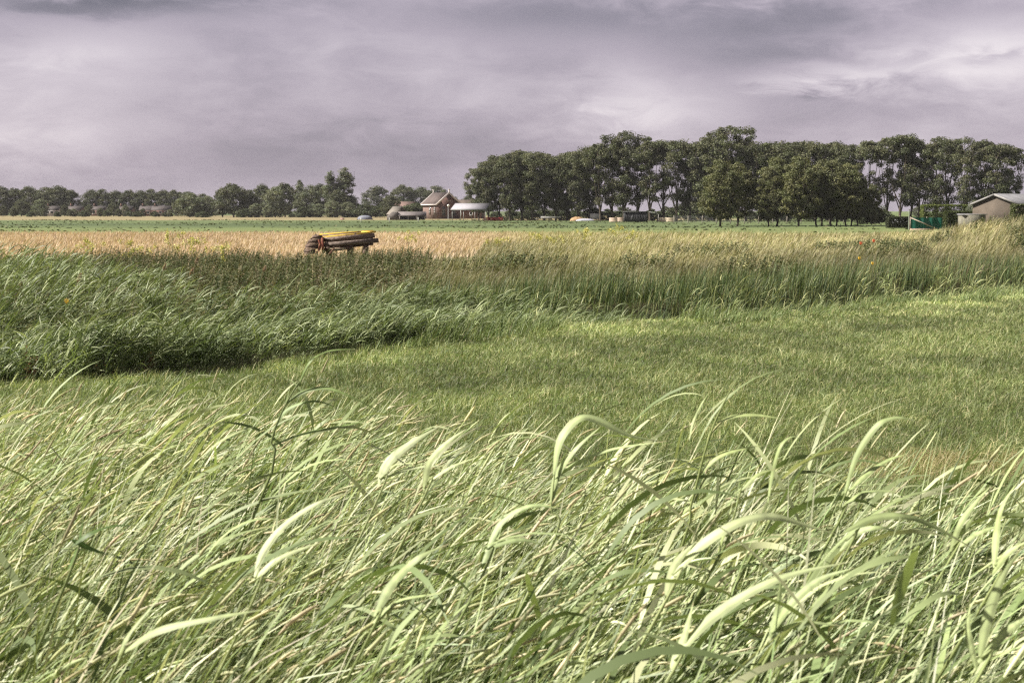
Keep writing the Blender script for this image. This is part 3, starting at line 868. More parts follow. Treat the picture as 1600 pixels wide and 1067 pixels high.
YG = 'yellow flowering plants along the bank'
for px, py, Yd, lb in ((272, 358, 60, 'bushy yellow-flowered plant standing tall before the golden strip'),
                       (292, 369, 60, 'lower yellow-flowered plant just right of the bushy one'),
                       (138, 371, 62, 'sparse yellow-flowered plant at left over the dark nettles'),
                       (205, 377, 61, 'short yellow-flowered plant amid nettles with gold behind'),
                       (640, 366, 80, 'yellow-flowered plant just right of the old wooden trough'),
                       (770, 372, 82, 'small yellow-flowered plant in front of the green field below the red crates'),
                       (835, 366, 88, 'wide yellow-flowered plant on the pale bank below the poplar trunks'),
                       (910, 356, 88, 'tall yellow-flowered plant with its head against the green field'),
                       (960, 352, 88, 'tallest yellow-flowered plant on the bank below the black shed'),
                       (985, 363, 88, 'yellow-flowered plant leaning next to the tallest one'),
                       (862, 370, 86, 'low yellow-flowered plant between two larger ones on the bank'),
                       (350, 384, 60, 'thin yellow-flowered plant rising out of nettles')):
    flower_plant('yellow_flower_plant', lb, 'wildflower', YG, px, py, Yd, kind='mustard')
for px, py, Yd, lb in ((122, 428, 33, 'pinkish reed plume bowed over the left reed bed'), (180, 450, 32, 'smaller pinkish reed plume above the middle of the left reeds'),
                       (32, 440, 34, 'pale reed plume at the far left among tall reeds'), (256, 412, 40, 'thin pinkish plume against the dark nettles'),
                       (306, 402, 42, 'pinkish plume raised highest in front of the nettles'), (412, 416, 42, 'small plume below the wooden trough at left'),
                       (298, 420, 40, 'drooping plume just under the highest one')):
    flower_plant('reed_plume', lb, 'reed', 'feathery reed plumes', px, py, Yd, kind='plume')
for px, py, Yd, lb in ((152, 505, 26.4, 'rusty brown dried dock plant in front of the reeds'), (172, 500, 26.6, 'taller rusty dock plant right beside its neighbour in the reeds'),
                       (38, 545, 25.2, 'brown dried dock plant low at the left reed edge'), (228, 548, 26.0, 'small brown dock plant at the dark foot of the reeds')):
    flower_plant('dock_plant', lb, 'plant', 'dried dock plants', px, py, Yd, kind='dock')
flower_plant('orange_flower', 'lower of two orange-red flowers standing in bank grass', 'flower', 'orange flowers', 1344, 380, 58, kind='orange')
flower_plant('orange_flower', 'higher orange-red flower to the right in bank grass', 'flower', 'orange flowers', 1364, 376, 58, kind='orange')
flower_plant('yellow_iris', 'small yellow iris below the lower orange flower', 'flower', 'yellow irises', 1342, 403, 53, kind='yellow')
flower_plant('yellow_iris', 'bright yellow iris in the sedge below the higher orange flower', 'flower', 'yellow irises', 1363, 411, 52, kind='yellow')
flower_plant('yellow_iris', 'single yellow iris among the left reeds below a plume', 'flower', 'yellow irises', 103, 470, 31, kind='yellow')

# ------------------------------------------------------------------ the old wooden trough
Yt = 66.0
S = Yt / F
gx, gzv = (535 - CX) * S, float(gz((535 - CX) * S, Yt))
tr = thing('wooden_trough', 'weathered plank trough with yellow lichen along its top, propped on posts in nettles', 'trough', (gx, Yt, gzv))


def tp(px, py, dy=0.0): return at(px, py, Yt + dy) - np.array([gx, Yt, gzv])


WOOD, WOODD, LICH, RUST = (.22, .165, .135), (.13, .09, .072), (.52, .35, .05), (.26, .09, .06)
for (xa, ya, xb, yb, dy, c, hh, nm) in ((505, 374.6, 586, 367.4, -.42, WOOD, .21, 'side_plank'), (507, 382.6, 592, 375.2, -.58, (.16, .125, .108), .20, 'side_plank'),
                                        (506, 390.5, 548, 386.8, -.40, WOODD, .16, 'side_plank'), (512, 388.2, 541, 388.8, -.66, (.36, .29, .2), .06, 'batten')):  # third plank coloured dark to stand for the shaded recess below
    g = Geo(); g.beam(tp(xa, ya, dy), tp(xb, yb, dy), .06, hh, c, (0, -.25, .95)); g.build(nm, M['wood'], tr)
for (xa, ya, xb, yb, dy, c) in ((501, 366.5, 583, 360.5, .55, LICH), (503, 368.5, 578, 363.4, .12, WOOD), (505, 370.4, 582, 363.2, -.28, LICH)):
    Geo().beam(tp(xa, ya, dy), tp(xb, yb, dy), .34 if c is LICH else .4, .07, c).build('top_plank', M['lichen' if c is LICH else 'wood'], tr)
Geo().beam(tp(568, 362.6, .52), tp(584, 362.0, -.2), .30, .085, LICH).build('top_plank', M['lichen'], tr)
for i, (xa, ya, xb, yb) in enumerate(((490, 370.2, 503, 370.2), (484, 377.0, 500, 377.0), (479, 384.5, 497, 384.5), (477, 392.2, 492, 392.2))):
    g = Geo(); g.beam(tp(xa, ya, -.45), tp(xb, yb, -.45), .55, .16, WOODD, (-.6, 0, .8)).beam(tp(xa, ya + 3.4, -.5), tp(xb - 1, yb + 3.4, -.5), .5, .05, (.30, .22, .17))
    g.build('end_slat', M['wood'], tr)
g = Geo(); g.beam(tp(495, 367, .2), tp(484, 378, .2), .5, .1, WOODD).beam(tp(484, 378, .2), tp(477, 393, .2), .5, .1, WOODD); g.build('end_board', M['wood'], tr)
g = Geo(); g.tube(np.array([tp(499, 374, -.7), tp(501.5, 382, -.72), tp(499, 390, -.72), tp(495, 395, -.7)]), .07, RUST, 8).beam(tp(504, 370, -.62), tp(506, 395, -.62), .16, .1, RUST)
g.build('iron_bracket', M['rust'], tr)
Geo().beam(tp(523, 388, -.7), tp(505, 408, -.75), .1, .1, (.17, .08, .055)).build('brace', M['rust'], tr)
for (xa, wid, dy) in ((549, .28, -.1), (573, .24, -.2), (516, .26, .1)):
    a = tp(xa, 372, dy); b = tp(xa - 3, 410, dy); b[2] = -.1
    Geo().beam(a, b, wid, .2, WOODD, (0, 1, 0)).build('post', M['wood'], tr)
g = Geo(); g.beam(tp(508, 385, .5), tp(583, 377, .5), .1, .35, WOODD).beam(tp(508, 376, .6), tp(583, 369, .6), .1, .3, WOODD); g.build('back_board', M['wood'], tr)


# ------------------------------------------------------------------ trees
def limb_curve(a, b, sag, n=7):
    a, b = np.array(a, float), np.array(b, float)
    m = (a + b) / 2 + np.array([rng.normal(0, sag), rng.normal(0, sag), abs(rng.normal(0, sag)) * .6])
    return spline([a, m, b], n)


def make_tree(H, cw, base_h, nclump, cr, leaf, lpc, col, nl=4, shape='poplar', open_low=0.0, trunk_r=.3, lean=.02, gapy=0.0):
    """returns trunk Geo and crown Geo; crown made of leaf-sized faces in clumps along real limbs"""
    tg, cg = Geo(), Geo()
    bark = np.array((.075, .06, .048))
    fork = base_h * rng.uniform(.55, .95)
    top = np.array([lean * H + rng.normal(0, .02 * H), rng.normal(0, .02 * H), H * .9])
    trunk = spline([[0, 0, -.3], [rng.normal(0, .15), rng.normal(0, .15), fork], top * [.6, .6, .62] + [rng.normal(0, .3), 0, 0], top], 12)
    tg.tube(trunk, np.interp(np.linspace(0, 1, 12), [0, .06, .3, 1], [1.35, 1, .75, .08]) * trunk_r, bark, 7)
    limbs = [trunk]
    for k in range(nl):
        a = k * 2 * math.pi / nl + rng.uniform(-.5, .5)
        s = trunk[2 + (k % 4)]
        rr = cw * rng.uniform(.35, .85); zz = H * rng.uniform(.62, .92)
        e = np.array([math.cos(a) * rr + top[0] * .7, math.sin(a) * rr, zz])
        c = spline([s, s * .45 + e * .55 + np.array([math.cos(a), math.sin(a), 0]) * .12 * rr - [0, 0, .06 * H], e], 9)
        tg.tube(c, np.linspace(.5, .07, 9) * trunk_r, bark, 5); limbs.append(c)
    nodes = np.concatenate([l[3:] for l in limbs])
    cen = [np.array([lean * H + rng.normal(0, .1 * cw), rng.normal(0, .1 * cw), H - cr * .7])]
    tries = 0
    while len(cen) < nclump and tries < nclump * 60:
        tries += 1
        q = rng.random(); h = q
        if shape == 'poplar': wr = np.interp(q, [0, .25, .6, .82, 1], [.5, .78, 1, .95, .5])
        elif shape == 'round': wr = np.interp(q, [0, .15, .45, .8, 1], [.55, .88, 1, .72, .15])
        elif shape == 'spire': wr = np.interp(q, [0, .2, .5, .8, 1], [.7, 1, .8, .45, .08])
        elif shape == 'bush': wr = np.interp(q, [0, .3, .7, 1], [1, 1, .8, .2])
        if open_low and rng.random() < open_low * (1 - q) ** 1.0: continue
        a = rng.uniform(0, 2 * math.pi); u = rng.random() ** (.42)
        p = np.array([math.cos(a) * cw * wr * u + lean * H * q, math.sin(a) * cw * wr * u, base_h + (H - base_h - cr * .5) * h])
        if gapy and (q < .72 or H > 24) and vnoise(p[0] * .28 + 7, p[2] * .28 + p[1] * .1, int(H * 10)) < gapy: continue
        if cen and np.min(np.linalg.norm((np.array(cen) - p) * [1, 1, 1.25], axis=1)) < cr * .72: continue
        cen.append(p)
    for p in cen:
        lo = nodes[nodes[:, 2] < p[2] + .4]
        if not len(lo): lo = nodes
        j = lo[np.argmin(np.linalg.norm((lo - p) * [1, 1, .6], axis=1))]
        tg.tube(limb_curve(j, p, .12 * np.linalg.norm(p - j), 5), np.linspace(.2, .05, 5) * trunk_r, bark, 4)
        n = int(lpc * rng.uniform(.7, 1.3)); r = cr * rng.uniform(.6, 1.35)
        d = rng.normal(0, 1, (n, 3)); d /= np.linalg.norm(d, axis=1, keepdims=True)
        ctr = p + d * (r * rng.random((n, 1)) ** .45) * np.array([1.05, 1.05, .78])
        nn = d * .7 + rng.normal(0, .7, (n, 3)) + [0, 0, .35]
        nn /= np.linalg.norm(nn, axis=1, keepdims=True)
        u = np.cross(nn, rng.normal(0, 1, (n, 3))); u /= np.linalg.norm(u, axis=1, keepdims=True); v = np.cross(nn, u)
        s = leaf * rng.uniform(.55, 1.2, (n, 1))
        q4 = np.stack([ctr - u * s, ctr - v * s * .62 + nn * s * .12, ctr + u * s, ctr + v * s * .62 + nn * s * .12], 1).reshape(-1, 3)
        cc = np.array(col) * rng.uniform(.8, 1.22) * np.array([rng.uniform(.93, 1.1), 1, rng.uniform(.9, 1.08)])
        cc = cc * (1 + .16 * rng.standard_normal((n, 1)))
        cg.add(q4, np.arange(n * 4).reshape(-1, 4), np.repeat(np.clip(cc, .005, .5), 4, 0))
    return tg, cg


def proto(name, label, cat, H, *a, **k):
    t = thing(name, label, cat)
    tg, cg = make_tree(H, *a, **k)
    tg.build('trunk', M['bark'], t, True); cg.build('crown', M['tree'], t)
    t['h'] = H
    return t


class Pool:
    """tree shapes that are placed once themselves and then as copies"""
    def __init__(s, protos): s.p, s.used, s.i = protos, set(), 0

    def place(s, px, py_top, Yd, label, group, wide=1.0, sel=None, dx=0.0):
        t = s.p[(s.i if sel is None else sel) % len(s.p)]; s.i += 1
        x = (px - CX) / F * Yd + dx
        z = float(gz(x, Yd)) - .05
        k = (EYE - (py_top - HOR) / F * Yd - z) / t['h']
        loc, rz, scl = (x, Yd, z), rng.uniform(0, 6.28), (k * wide, k * wide, k)
        if t.name not in s.used:
            s.used.add(t.name)
            t.location = loc; t.rotation_euler = (0, 0, rz); t.scale = scl; t['label'] = label
            if group: t['group'] = group
            return t
        return dup(t, loc, rz, scl, label, group)


PCOL = (.098, .106, .054)
dense = Pool([proto('poplar_tree', '', 'tree', 22, 5.2, 4.3, 104, 1.4, .25, 170, PCOL, nl=5, shape='poplar', open_low=.12, trunk_r=.34) for _ in range(4)])
airy = Pool([proto('poplar_tree', '', 'tree', 22, 4.9, 5.5, 62, 1.25, .24, 150, PCOL, nl=5, shape='poplar', open_low=.9, trunk_r=.36, gapy=.5) for _ in range(4)])
tall = Pool([proto('poplar_tree', '', 'tree', 25, 4.5, 5.0, 84, 1.35, .24, 150, PCOL, nl=5, shape='poplar', open_low=.4, trunk_r=.38, gapy=.25) for _ in range(3)])

PG = 'poplars in the row behind the fields'
rowl = [  # px, top row, distance, pool, label
    (748, 264, 400, dense, 'low poplar ending the row beside the open canopy'),
    (764, 252, 396, dense, 'second poplar in from the end beside the open canopy'),
    (780, 245, 402, dense, 'poplar rising behind the red crates, third from the left end'),
    (797, 240, 392, dense, 'poplar just right of the red crates with a smooth dome'),
    (815, 237, 398, dense, 'round-topped dense poplar left of the white trailer bar'),
    (832, 239, 390, dense, 'dense poplar directly behind the white trailer bar'),
    (850, 240, 400, dense, 'dense poplar over the right end of the white trailer bar'),
    (868, 243, 390, dense, 'slightly lower dense poplar left of the straw heap'),
    (886, 240, 396, dense, 'dense poplar behind the straw heap'),
    (904, 236, 388, dense, 'dense poplar over the white box trailer, left side'),
    (921, 231, 394, dense, 'poplar whose top begins to climb towards the tall pair'),
    (938, 226, 384, airy, 'poplar with sky gaps standing left of the tall twin tops'),
    (957, 212, 386, tall, 'tall ragged poplar at left of the first high top'),
    (974, 205, 382, tall, 'tallest ragged poplar of the first high group above the black shed'),
    (995, 213, 384, tall, 'tall gappy poplar over the black shed, right of the first high top'),
    (1015, 222, 378, airy, 'gappy poplar with a visible trunk behind the black shed'),
    (1036, 222, 382, airy, 'poplar with a bare lower trunk right of the black shed'),
    (1056, 220, 376, airy, 'poplar over the cream blocks right of the black shed'),
    (1078, 224, 380, dense, 'dense poplar left of the second high group'),
    (1098, 222, 374, dense, 'dense poplar touching the second high group at left'),
    (1113, 206, 376, tall, 'left poplar of the second high group with clumped top'),
    (1136, 197, 372, tall, 'highest poplar of the whole row above the bright rounded tree'),
    (1164, 200, 374, tall, 'right poplar of the second high group with a ragged tip'),
    (1186, 224, 370, dense, 'poplar in the even row right after the second high group'),
    (1207, 225, 374, dense, 'even-topped poplar behind the gap between the orchard trees'),
    (1228, 222, 368, dense, 'even-topped poplar above the second pair of orchard trees'),
    (1250, 223, 372, dense, 'poplar behind the middle orchard trees, flat-topped'),
    (1271, 225, 366, dense, 'flat-topped poplar near the middle of the even row'),
    (1292, 224, 370, dense, 'poplar behind the close cluster of orchard trees'),
    (1313, 226, 364, dense, 'poplar over the right part of the orchard cluster'),
    (1356, 222, 360, airy, 'open poplar with spreading limbs right of the orchard'),
    (1384, 217, 364, airy, 'open poplar with several bare stems against pale sky'),
    (1404, 213, 358, airy, 'tall open poplar left of the sky gap above the green tarp'),
    (1434, 222, 360, airy, 'open poplar above the green tarp wall'),
    (1420, 219, 366, tall, 'poplar set back in the row left of the leaning one'),
    (1478, 220, 364, airy, 'poplar joining the crowns right of the clipped hedge'),
    (1460, 214, 356, tall, 'high leafy poplar above the clipped hedge'),
    (1506, 216, 352, tall, 'bushy poplar left of the tan barn gable'),
    (1530, 222, 356, airy, 'poplar behind the left slope of the tan barn roof'),
    (1552, 227, 350, dense, 'dense poplar rising behind the tan barn ridge'),
    (1572, 230, 354, airy, 'last poplar of the row over the grey barn roof'),
]
for px, py, Yd, pool, lb in rowl:
    pool.place(px, py, Yd, lb, PG, rng.uniform(.9, 1.12))

orch = Pool([proto('orchard_tree', '', 'tree', 12, 3.5, 1.8, 105, .85, .15, 210, (.115, .122, .05), nl=5, shape='round', open_low=.1, trunk_r=.2) for _ in range(4)])
OG = 'short-trunked orchard trees in front of the poplars'
for px, py, Yd, w, lb in ((1124, 250, 258, 1.05, 'bright rounded tree at the left of the short-trunked front trees'), (1150, 255, 264, .95, 'second short-trunked tree, half behind the bright rounded one'),
                          (1200, 264, 262, .9, 'short-trunked tree just right of the gap'), (1212, 248, 266, 1.0, 'bushy short-trunked tree with a peaked top right of the gap'),
                          (1246, 245, 260, 1.05, 'tallest short-trunked tree near the middle of the front trees'), (1275, 258, 264, .95, 'short-trunked tree right of the tallest front tree'),
                          (1282, 252, 270, .9, 'short-trunked tree set back behind its neighbour'), (1297, 252, 262, .95, 'dark short-trunked tree among the close trunks'),
                          (1305, 258, 268, .9, 'narrow short-trunked tree wedged in the cluster'), (1321, 256, 262, .9, 'rounded short-trunked tree in the right cluster'),
                          (1328, 262, 268, .85, 'small short-trunked tree behind the right cluster'), (1337, 270, 262, .85, 'lower short-trunked tree at the sloping right end'),
                          (1360, 288, 264, .75, 'lowest short-trunked tree at the far right end of the front trees')):
    orch.place(px, py, Yd, lb, OG, w * 1.05)

bush = Pool([proto('bush', '', 'bush', 4, 2.2, .3, 38, .75, .16, 130, (.055, .068, .028), nl=4, shape='bush', trunk_r=.08) for _ in range(3)])
willow = Pool([proto('willow_tree', '', 'tree', 10, 4.0, .8, 74, 1.1, .2, 150, (.145, .16, .10), nl=5, shape='round', trunk_r=.25) for _ in range(3)])
dark = Pool([proto('round_tree', '', 'tree', 14, 5.6, 1.5, 92, 1.35, .24, 150, (.088, .097, .054), nl=5, shape='round', trunk_r=.32) for _ in range(4)])
spire = Pool([proto('grey_poplar', '', 'tree', 18, 3.0, 2.5, 70, 1.1, .22, 140, (.135, .15, .095), nl=3, shape='spire', trunk_r=.28, gapy=.2) for _ in range(3)])

# far left rows
FG = 'far row of trees behind the houses at left'
for px, py, w in ((-22, 294, 1.1), (4, 291, 1.0), (28, 294, .9), (50, 292, 1.0), (74, 293, 1.05), (96, 291, 1.1), (113, 297, .8)):
    dark.place(px, py, 720, 'dark broad tree in the far left row, left of the notch of sky', FG, w * 1.35)
for px, py, w in ((146, 297, .8), (164, 296, .8), (184, 298, .8), (204, 297, .8), (222, 298, .8), (240, 296, .8), (258, 297, .8), (276, 297, .9), (296, 300, .9), (318, 303, .9)):
    dark.place(px, py, 740, 'dark tree in the far left row, right of the notch of sky', FG, w * 1.45)
for px, py, Yd, w, pool, lb in (
        (36, 313, 640, 1.2, dark, 'low dark tree in front of the far left row at the picture edge'), (66, 311, 650, 1.1, willow, 'paler green tree bulging from the far left row'),
        (52, 330, 600, 1.2, bush, 'round pale bush alone at the left field edge'), (104, 320, 630, .8, dark, 'small round tree by the first white-walled houses'),
        (142, 320, 640, .9, dark, 'dark low tree right of the sky notch near the houses'), (180, 317, 640, 1.0, dark, 'low tree covering part of the brick houses'),
        (198, 320, 645, .8, willow, 'light green small tree between the brick houses'), (217, 330, 600, 1.3, bush, 'wide dark bush left of the red-roofed house row'),
        (8, 322, 630, 1.1, dark, 'dark low tree cut by the left edge'), (128, 330, 620, 1.2, bush, 'small dark bush below the sky notch'),
        (298, 302, 580, 1.35, willow, 'wide grey-green willow at the start of the middle tree group'), (328, 306, 585, 1.0, willow, 'narrower grey-green willow beside the big dark tree'),
        (367, 287, 570, 1.15, dark, 'largest dark dome-shaped tree of the middle group'), (349, 296, 575, .9, dark, 'dark tree leaning on the left of the big dome-shaped one'),
        (392, 297, 575, .8, dark, 'dark tree on the right shoulder of the big dome-shaped one'), (412, 288, 590, .75, dark, 'narrow dark tree right of the big dome'),
        (432, 292, 565, .9, willow, 'grey willow with a rounded top left of the twin spires'), (447, 286, 585, .95, dark, 'dark broad tree behind the grey willows'),
        (470, 281, 570, 1.0, spire, 'grey spire-shaped poplar left of the twin spires'), (486, 290, 565, .85, willow, 'grey-green willow below the spire-shaped poplar'),
        (502, 288, 590, .7, dark, 'dark small tree behind the twin spires'), (516, 268, 565, 1.0, spire, 'left of the twin tall grey spires'),
        (541, 262, 568, 1.25, spire, 'taller right one of the twin grey spires'), (528, 297, 560, .9, dark, 'dark tree at the foot of the twin spires'),
        (550, 305, 570, .9, willow, 'low grey willow right under the taller spire'),
        (318, 330, 555, 1.6, bush, 'low dark bush under the grey-green willow'), (384, 326, 555, 1.7, bush, 'pale rounded bush before the big dark dome'),
        (402, 318, 560, 1.2, willow, 'small willow right of the pale rounded bush'), (421, 321, 555, 1.2, willow, 'leafy pale small willow under the grey willow'),
        (457, 333, 550, 1.1, bush, 'tiny bush at the field edge below the grey trees'), (476, 323, 555, 1.3, bush, 'brown-tinged bush below the spire-shaped poplar'),
        (498, 318, 555, 1.2, willow, 'broad grey sallow left of the twin spires'), (520, 313, 552, 1.2, willow, 'broad grey sallow right before the twin spires'),
        (545, 316, 552, 1.4, willow, 'grey sallow under the taller twin spire'), (572, 319, 548, 1.5, bush, 'rounded sallow above the grey tarpaulin heap'),
        (596, 321, 546, 1.7, bush, 'wide dark sallow left of the low open shed'),
        (590, 291, 820, 1.15, dark, 'leftmost of three far domed trees behind the brick house'), (632, 289, 800, 1.2, dark, 'middle of three far domed trees behind the brick house'),
        (660, 293, 810, 1.0, dark, 'far tree filling the dip beside the brick house'), (682, 291, 805, 1.15, dark, 'rightmost of three far domed trees, right behind the brick house ridge'),
        (611, 305, 520, 1.0, dark, 'small dark pointed tree left of the brick house'), (650, 317, 500, 1.6, bush, 'yellow-green bush next to the brick house wall'),
        (732, 305, 700, .8, dark, 'distant small tree seen over the pale canopy roof'), (712, 308, 720, .6, dark, 'distant tiny tree right of the brick house gable'),
        (628, 322, 510, 1.2, bush, 'dark bush between the pointed tree and low shed')):
    pool.place(px, py, Yd, lb, None, w * 1.18)
UG = 'undergrowth bushes below the poplars'
for px, py, Yd in ((775, 330, 410), (800, 326, 412), (825, 322, 410), (850, 324, 412), (876, 322, 408), (900, 325, 408), (925, 322, 404), (948, 326, 402), (972, 322, 404), (992, 328, 400),
                   (1018, 326, 400), (1040, 322, 402), (1062, 318, 398), (1084, 322, 396), (1106, 326, 396), (1170, 328, 390), (1195, 324, 392), (1222, 326, 390), (1262, 328, 388), (1290, 326, 390),
                   (1320, 326, 388), (1345, 322, 386), (1370, 330, 380), (1440, 330, 384), (1468, 332, 380), (1500, 332, 380), (1352, 318, 300), (1372, 322, 300)):
    bush.place(px, py, Yd, 'dark undergrowth bush among the poplar trunks', UG, 1.25)
for px, py, pool in ((72, 326, dark), (92, 330, bush), (112, 327, dark), (134, 328, bush), (170, 328, bush), (188, 326, dark), (206, 329, bush), (226, 326, dark), (246, 331, bush), (268, 327, willow), (160, 325, dark), (118, 326, willow), (244, 329, bush), (260, 331, bush), (24, 324, dark), (-4, 322, dark), (280, 322, dark)):
    pool.place(px, py, 610 + rng.uniform(-8, 8), 'low tree or bush screening the far houses at left', 'low growth before the far houses', 1.15)
willow.place(1520, 313, 215, 'silvery willow bush touching the tan barn', None, .75)
dark.place(1432, 322, 640, 'distant tree seen through the gap above the green tarp', None, 1.6)
dark.place(1478, 324, 640, 'distant tree seen through the poplars right of the clipped hedge', None, 1.8)


# ------------------------------------------------------------------ buildings and yard things
def frame_box(g, c, u, w, h, d, col, bar=.12):
    u = np.array(u, float); up = np.array([0, 0, 1.])
    c = np.array(c, float)
    for s in (-1, 1):
        g.beam(c + u * s * (w / 2 - bar / 2) - up * h / 2, c + u * s * (w / 2 - bar / 2) + up * h / 2, bar, d, col, np.cross(u, up))
    for s in (-1, 1):
        g.beam(c - u * (w / 2 - bar) + up * s * (h / 2 - bar / 2), c + u * (w / 2 - bar) + up * s * (h / 2 - bar / 2), d, bar, col)


# brick pump house: local x along the gable, local y along the ridge (away from the gable)
Yh = 470.0
pc = at(690, 341, Yh); zc = float(gz(pc[0], Yh))
hs = thing('brick_house', 'small red brick house with tall arched windows and pale-edged tiled roof', 'house', (pc[0], Yh, zc), R(33))
W, Lh, E, RH = 8.6, 9.6, 5.1, 8.5
g = Geo(); g.prism([(-W / 2, -.3), (W / 2, -.3), (W / 2, E), (0, RH - .15), (-W / 2, E)], (1, 0, 0), (0, 1, 0), -Lh / 2, Lh / 2, (0, 0, 0), (.2, .1, .08))
g.build('wall', M['brick'], hs)
g = Geo()
for s in (-1, 1):
    a = np.array([0, RH]); b = np.array([s * (W / 2 + .45), E - .35])
    nrm = np.array([s * (RH - E), W / 2]); nrm = nrm / np.linalg.norm(nrm) * .16
    g.prism([tuple(a), tuple(b), tuple(b + nrm), tuple(a + [0, .2])], (1, 0, 0), (0, 1, 0), -Lh / 2 - .25, Lh / 2 + .25, (0, 0, .02), (.085, .062, .058))
rf = g.build('roof', M['tiles'], hs)
g = Geo()
for yy in (-Lh / 2 - .36, Lh / 2 + .36):
    for s in (-1, 1):
        g.beam((0, yy, RH + .06), (s * (W / 2 + .6), yy, E - .42), .2, .5, (.62, .56, .54))
g.build('bargeboard', M['paint'], hs)
g = Geo()
for s in (-1, 1): g.beam((s * (W / 2 + .5), -Lh / 2 - .3, E - .45), (s * (W / 2 + .5), Lh / 2 + .3, E - .45), .25, .35, (.6, .54, .52))
g.build('gutter', M['paint'], hs)
for yy in (-Lh / 2 - .36, Lh / 2 + .36):
    g = Geo(); g.box((0, yy, RH + .5), (.3, .3, 1.0), (.6, .55, .53)).box((0, yy, RH + 1.1), (.5, .34, .28), (.6, .55, .53)); g.build('finial', M['paint'], hs)


def arched_window(parent, c, u, w, h, out):
    """c is the foot centre on the wall, u along the wall, out the wall's outward normal"""
    c, u, out = np.array(c, float), np.array(u, float), np.array(out, float)
    a = np.linspace(math.pi, 0, 9)
    prof = [(-w / 2, 0)] + [(math.cos(t) * w / 2, h - w / 2 + math.sin(t) * w / 2) for t in a] + [(w / 2, 0)]
    prof = prof[::-1] if np.cross(u, out)[2] < 0 else prof
    g = Geo().prism([(x * 1.16, z * 1.06) for x, z in prof], u, out, .01, .07, c, (.30, .2, .17)); fr = g.build('window', M['paint'], parent)
    Geo().prism(prof, u, out, .075, .10, c, (.03, .035, .04)).build('pane', M['glass'], fr)
    g = Geo(); g.beam(c + out * .12, c + out * .12 + [0, 0, h], .1, .06, (.45, .42, .40), out)
    for q in (.35, .65): g.beam(c + out * .12 + u * w / 2 + [0, 0, h * q], c + out * .12 - u * (w / 2) + [0, 0, h * q], .06, .1, (.45, .42, .40))
    g.build('glazing_bar', M['paint'], fr)
    return fr


for xx in (-1.9, 2.0): arched_window(hs, (xx, -Lh / 2, 1.1), (1, 0, 0), 1.25, 3.0, (0, -1, 0))
for yy in (-3.1, 0.1): arched_window(hs, (-W / 2, yy, 1.4), (0, 1, 0), 1.0, 2.5, (-1, 0, 0))
g = Geo().box((-W / 2 - .04, 3.1, 1.15), (.1, 1.2, 2.3), (.04, .04, .045)); g.build('door', M['paint'], hs)
Geo().box((0, -Lh / 2 - .03, 5.9), (1.9, .08, .45), (.32, .25, .23)).build('name_stone', M['paint'], hs)


def ridge_building(name, label, cat, px, py_base, Yd, rz, W, L, E, RH, wallm, wallc, roofm, roofc, over=.3, z=None):
    p = at(px, py_base, Yd); z0 = float(gz(p[0], Yd)) if z is None else z
    t = thing(name, label, cat, (p[0], Yd, z0), rz)
    Geo().prism([(-W / 2, -.3), (W / 2, -.3), (W / 2, E), (0, RH - .12), (-W / 2, E)], (1, 0, 0), (0, 1, 0), -L / 2, L / 2, (0, 0, 0), wallc).build('wall', M[wallm], t)
    g = Geo()
    sl = (RH - E) / (W / 2)
    for s in (-1, 1):
        a = np.array([0, RH]); b = np.array([s * (W / 2 + over), E - over * sl])
        g.prism([tuple(a), tuple(b), tuple(b + [0, .16]), tuple(a + [0, .18])], (1, 0, 0), (0, 1, 0), -L / 2 - over, L / 2 + over, (0, 0, .02), roofc)
    g.build('roof', M[roofm], t)
    return t


def plain_window(parent, c, u, w, h, out, fc=(.65, .63, .62)):
    c, u, out = np.array(c, float), np.array(u, float), np.array(out, float)
    g = Geo(); frame_box(g, c + out * .05, u, w, h, .12, fc, .14); fr = g.build('window', M['paint'], parent)
    Geo().box(c + out * .02, (abs(u[0]) * (w - .28) + .02, abs(u[1]) * (w - .28) + .02, h - .28), (.05, .055, .06)).build('pane', M['glass'], fr)


# roofs behind the house, the open canopy
b = ridge_building('outbuilding', 'long brown-roofed outbuilding behind the brick house and canopy', 'building', 722, 341, 492, R(80), 7, 15, 3.2, 6.3, 'brick', (.2, .1, .08), 'tiles', (.13, .10, .085))
for q in (-4, 0, 4): plain_window(b, (-3.5, q, 1.7), (0, 1, 0), 1.2, 1.2, (-1, 0, 0))
b = ridge_building('farm_building', 'reddish gabled building half hidden by the yellow-green bush', 'building', 634, 340, 530, R(70), 6, 7, 3.4, 5.9, 'brick', (.2, .1, .08), 'tiles', (.16, .10, .085))
plain_window(b, (-3, 1, 1.8), (0, 1, 0), 1.0, 1.2, (-1, 0, 0)); plain_window(b, (-3, -1.6, 1.8), (0, 1, 0), 1.0, 1.2, (-1, 0, 0))

Yc = 388.0
p = at(737, 344, Yc); zc = float(gz(p[0], Yc))
cn = thing('open_canopy', 'open-sided canopy with a pale lilac roof on thin posts', 'shelter', (p[0], Yc, zc), R(-12))
g = Geo()
for s in (-1, 1):
    g.prism([(0, 5.3), (s * 5.6, 3.55), (s * 5.6, 3.70), (0, 5.46)], (0, 1, 0), (1, 0, 0), -5.2, 6.0, (0, 0, 0), (.27, .26, .29))
g.build('roof', M['cloth'], cn)
cn.scale = (.88, .88, .88)
g = Geo(); g.beam((-5.3, -5.55, 3.45), (6.1, -5.55, 3.45), .12, .3, (.2, .2, .2)).beam((-5.3, 5.55, 3.45), (6.1, 5.55, 3.45), .12, .3, (.2, .2, .2)); g.build('beam', M['paint'], cn)
for xx in (-4.8, -1.2, 2.4, 5.7):
    for yy in (-5.4, 5.4):
        Geo().beam((xx, yy, 0), (xx, yy, 3.5), .16, .16, (.36, .35, .34), (0, 1, 0)).build('post', M['paint'], cn)

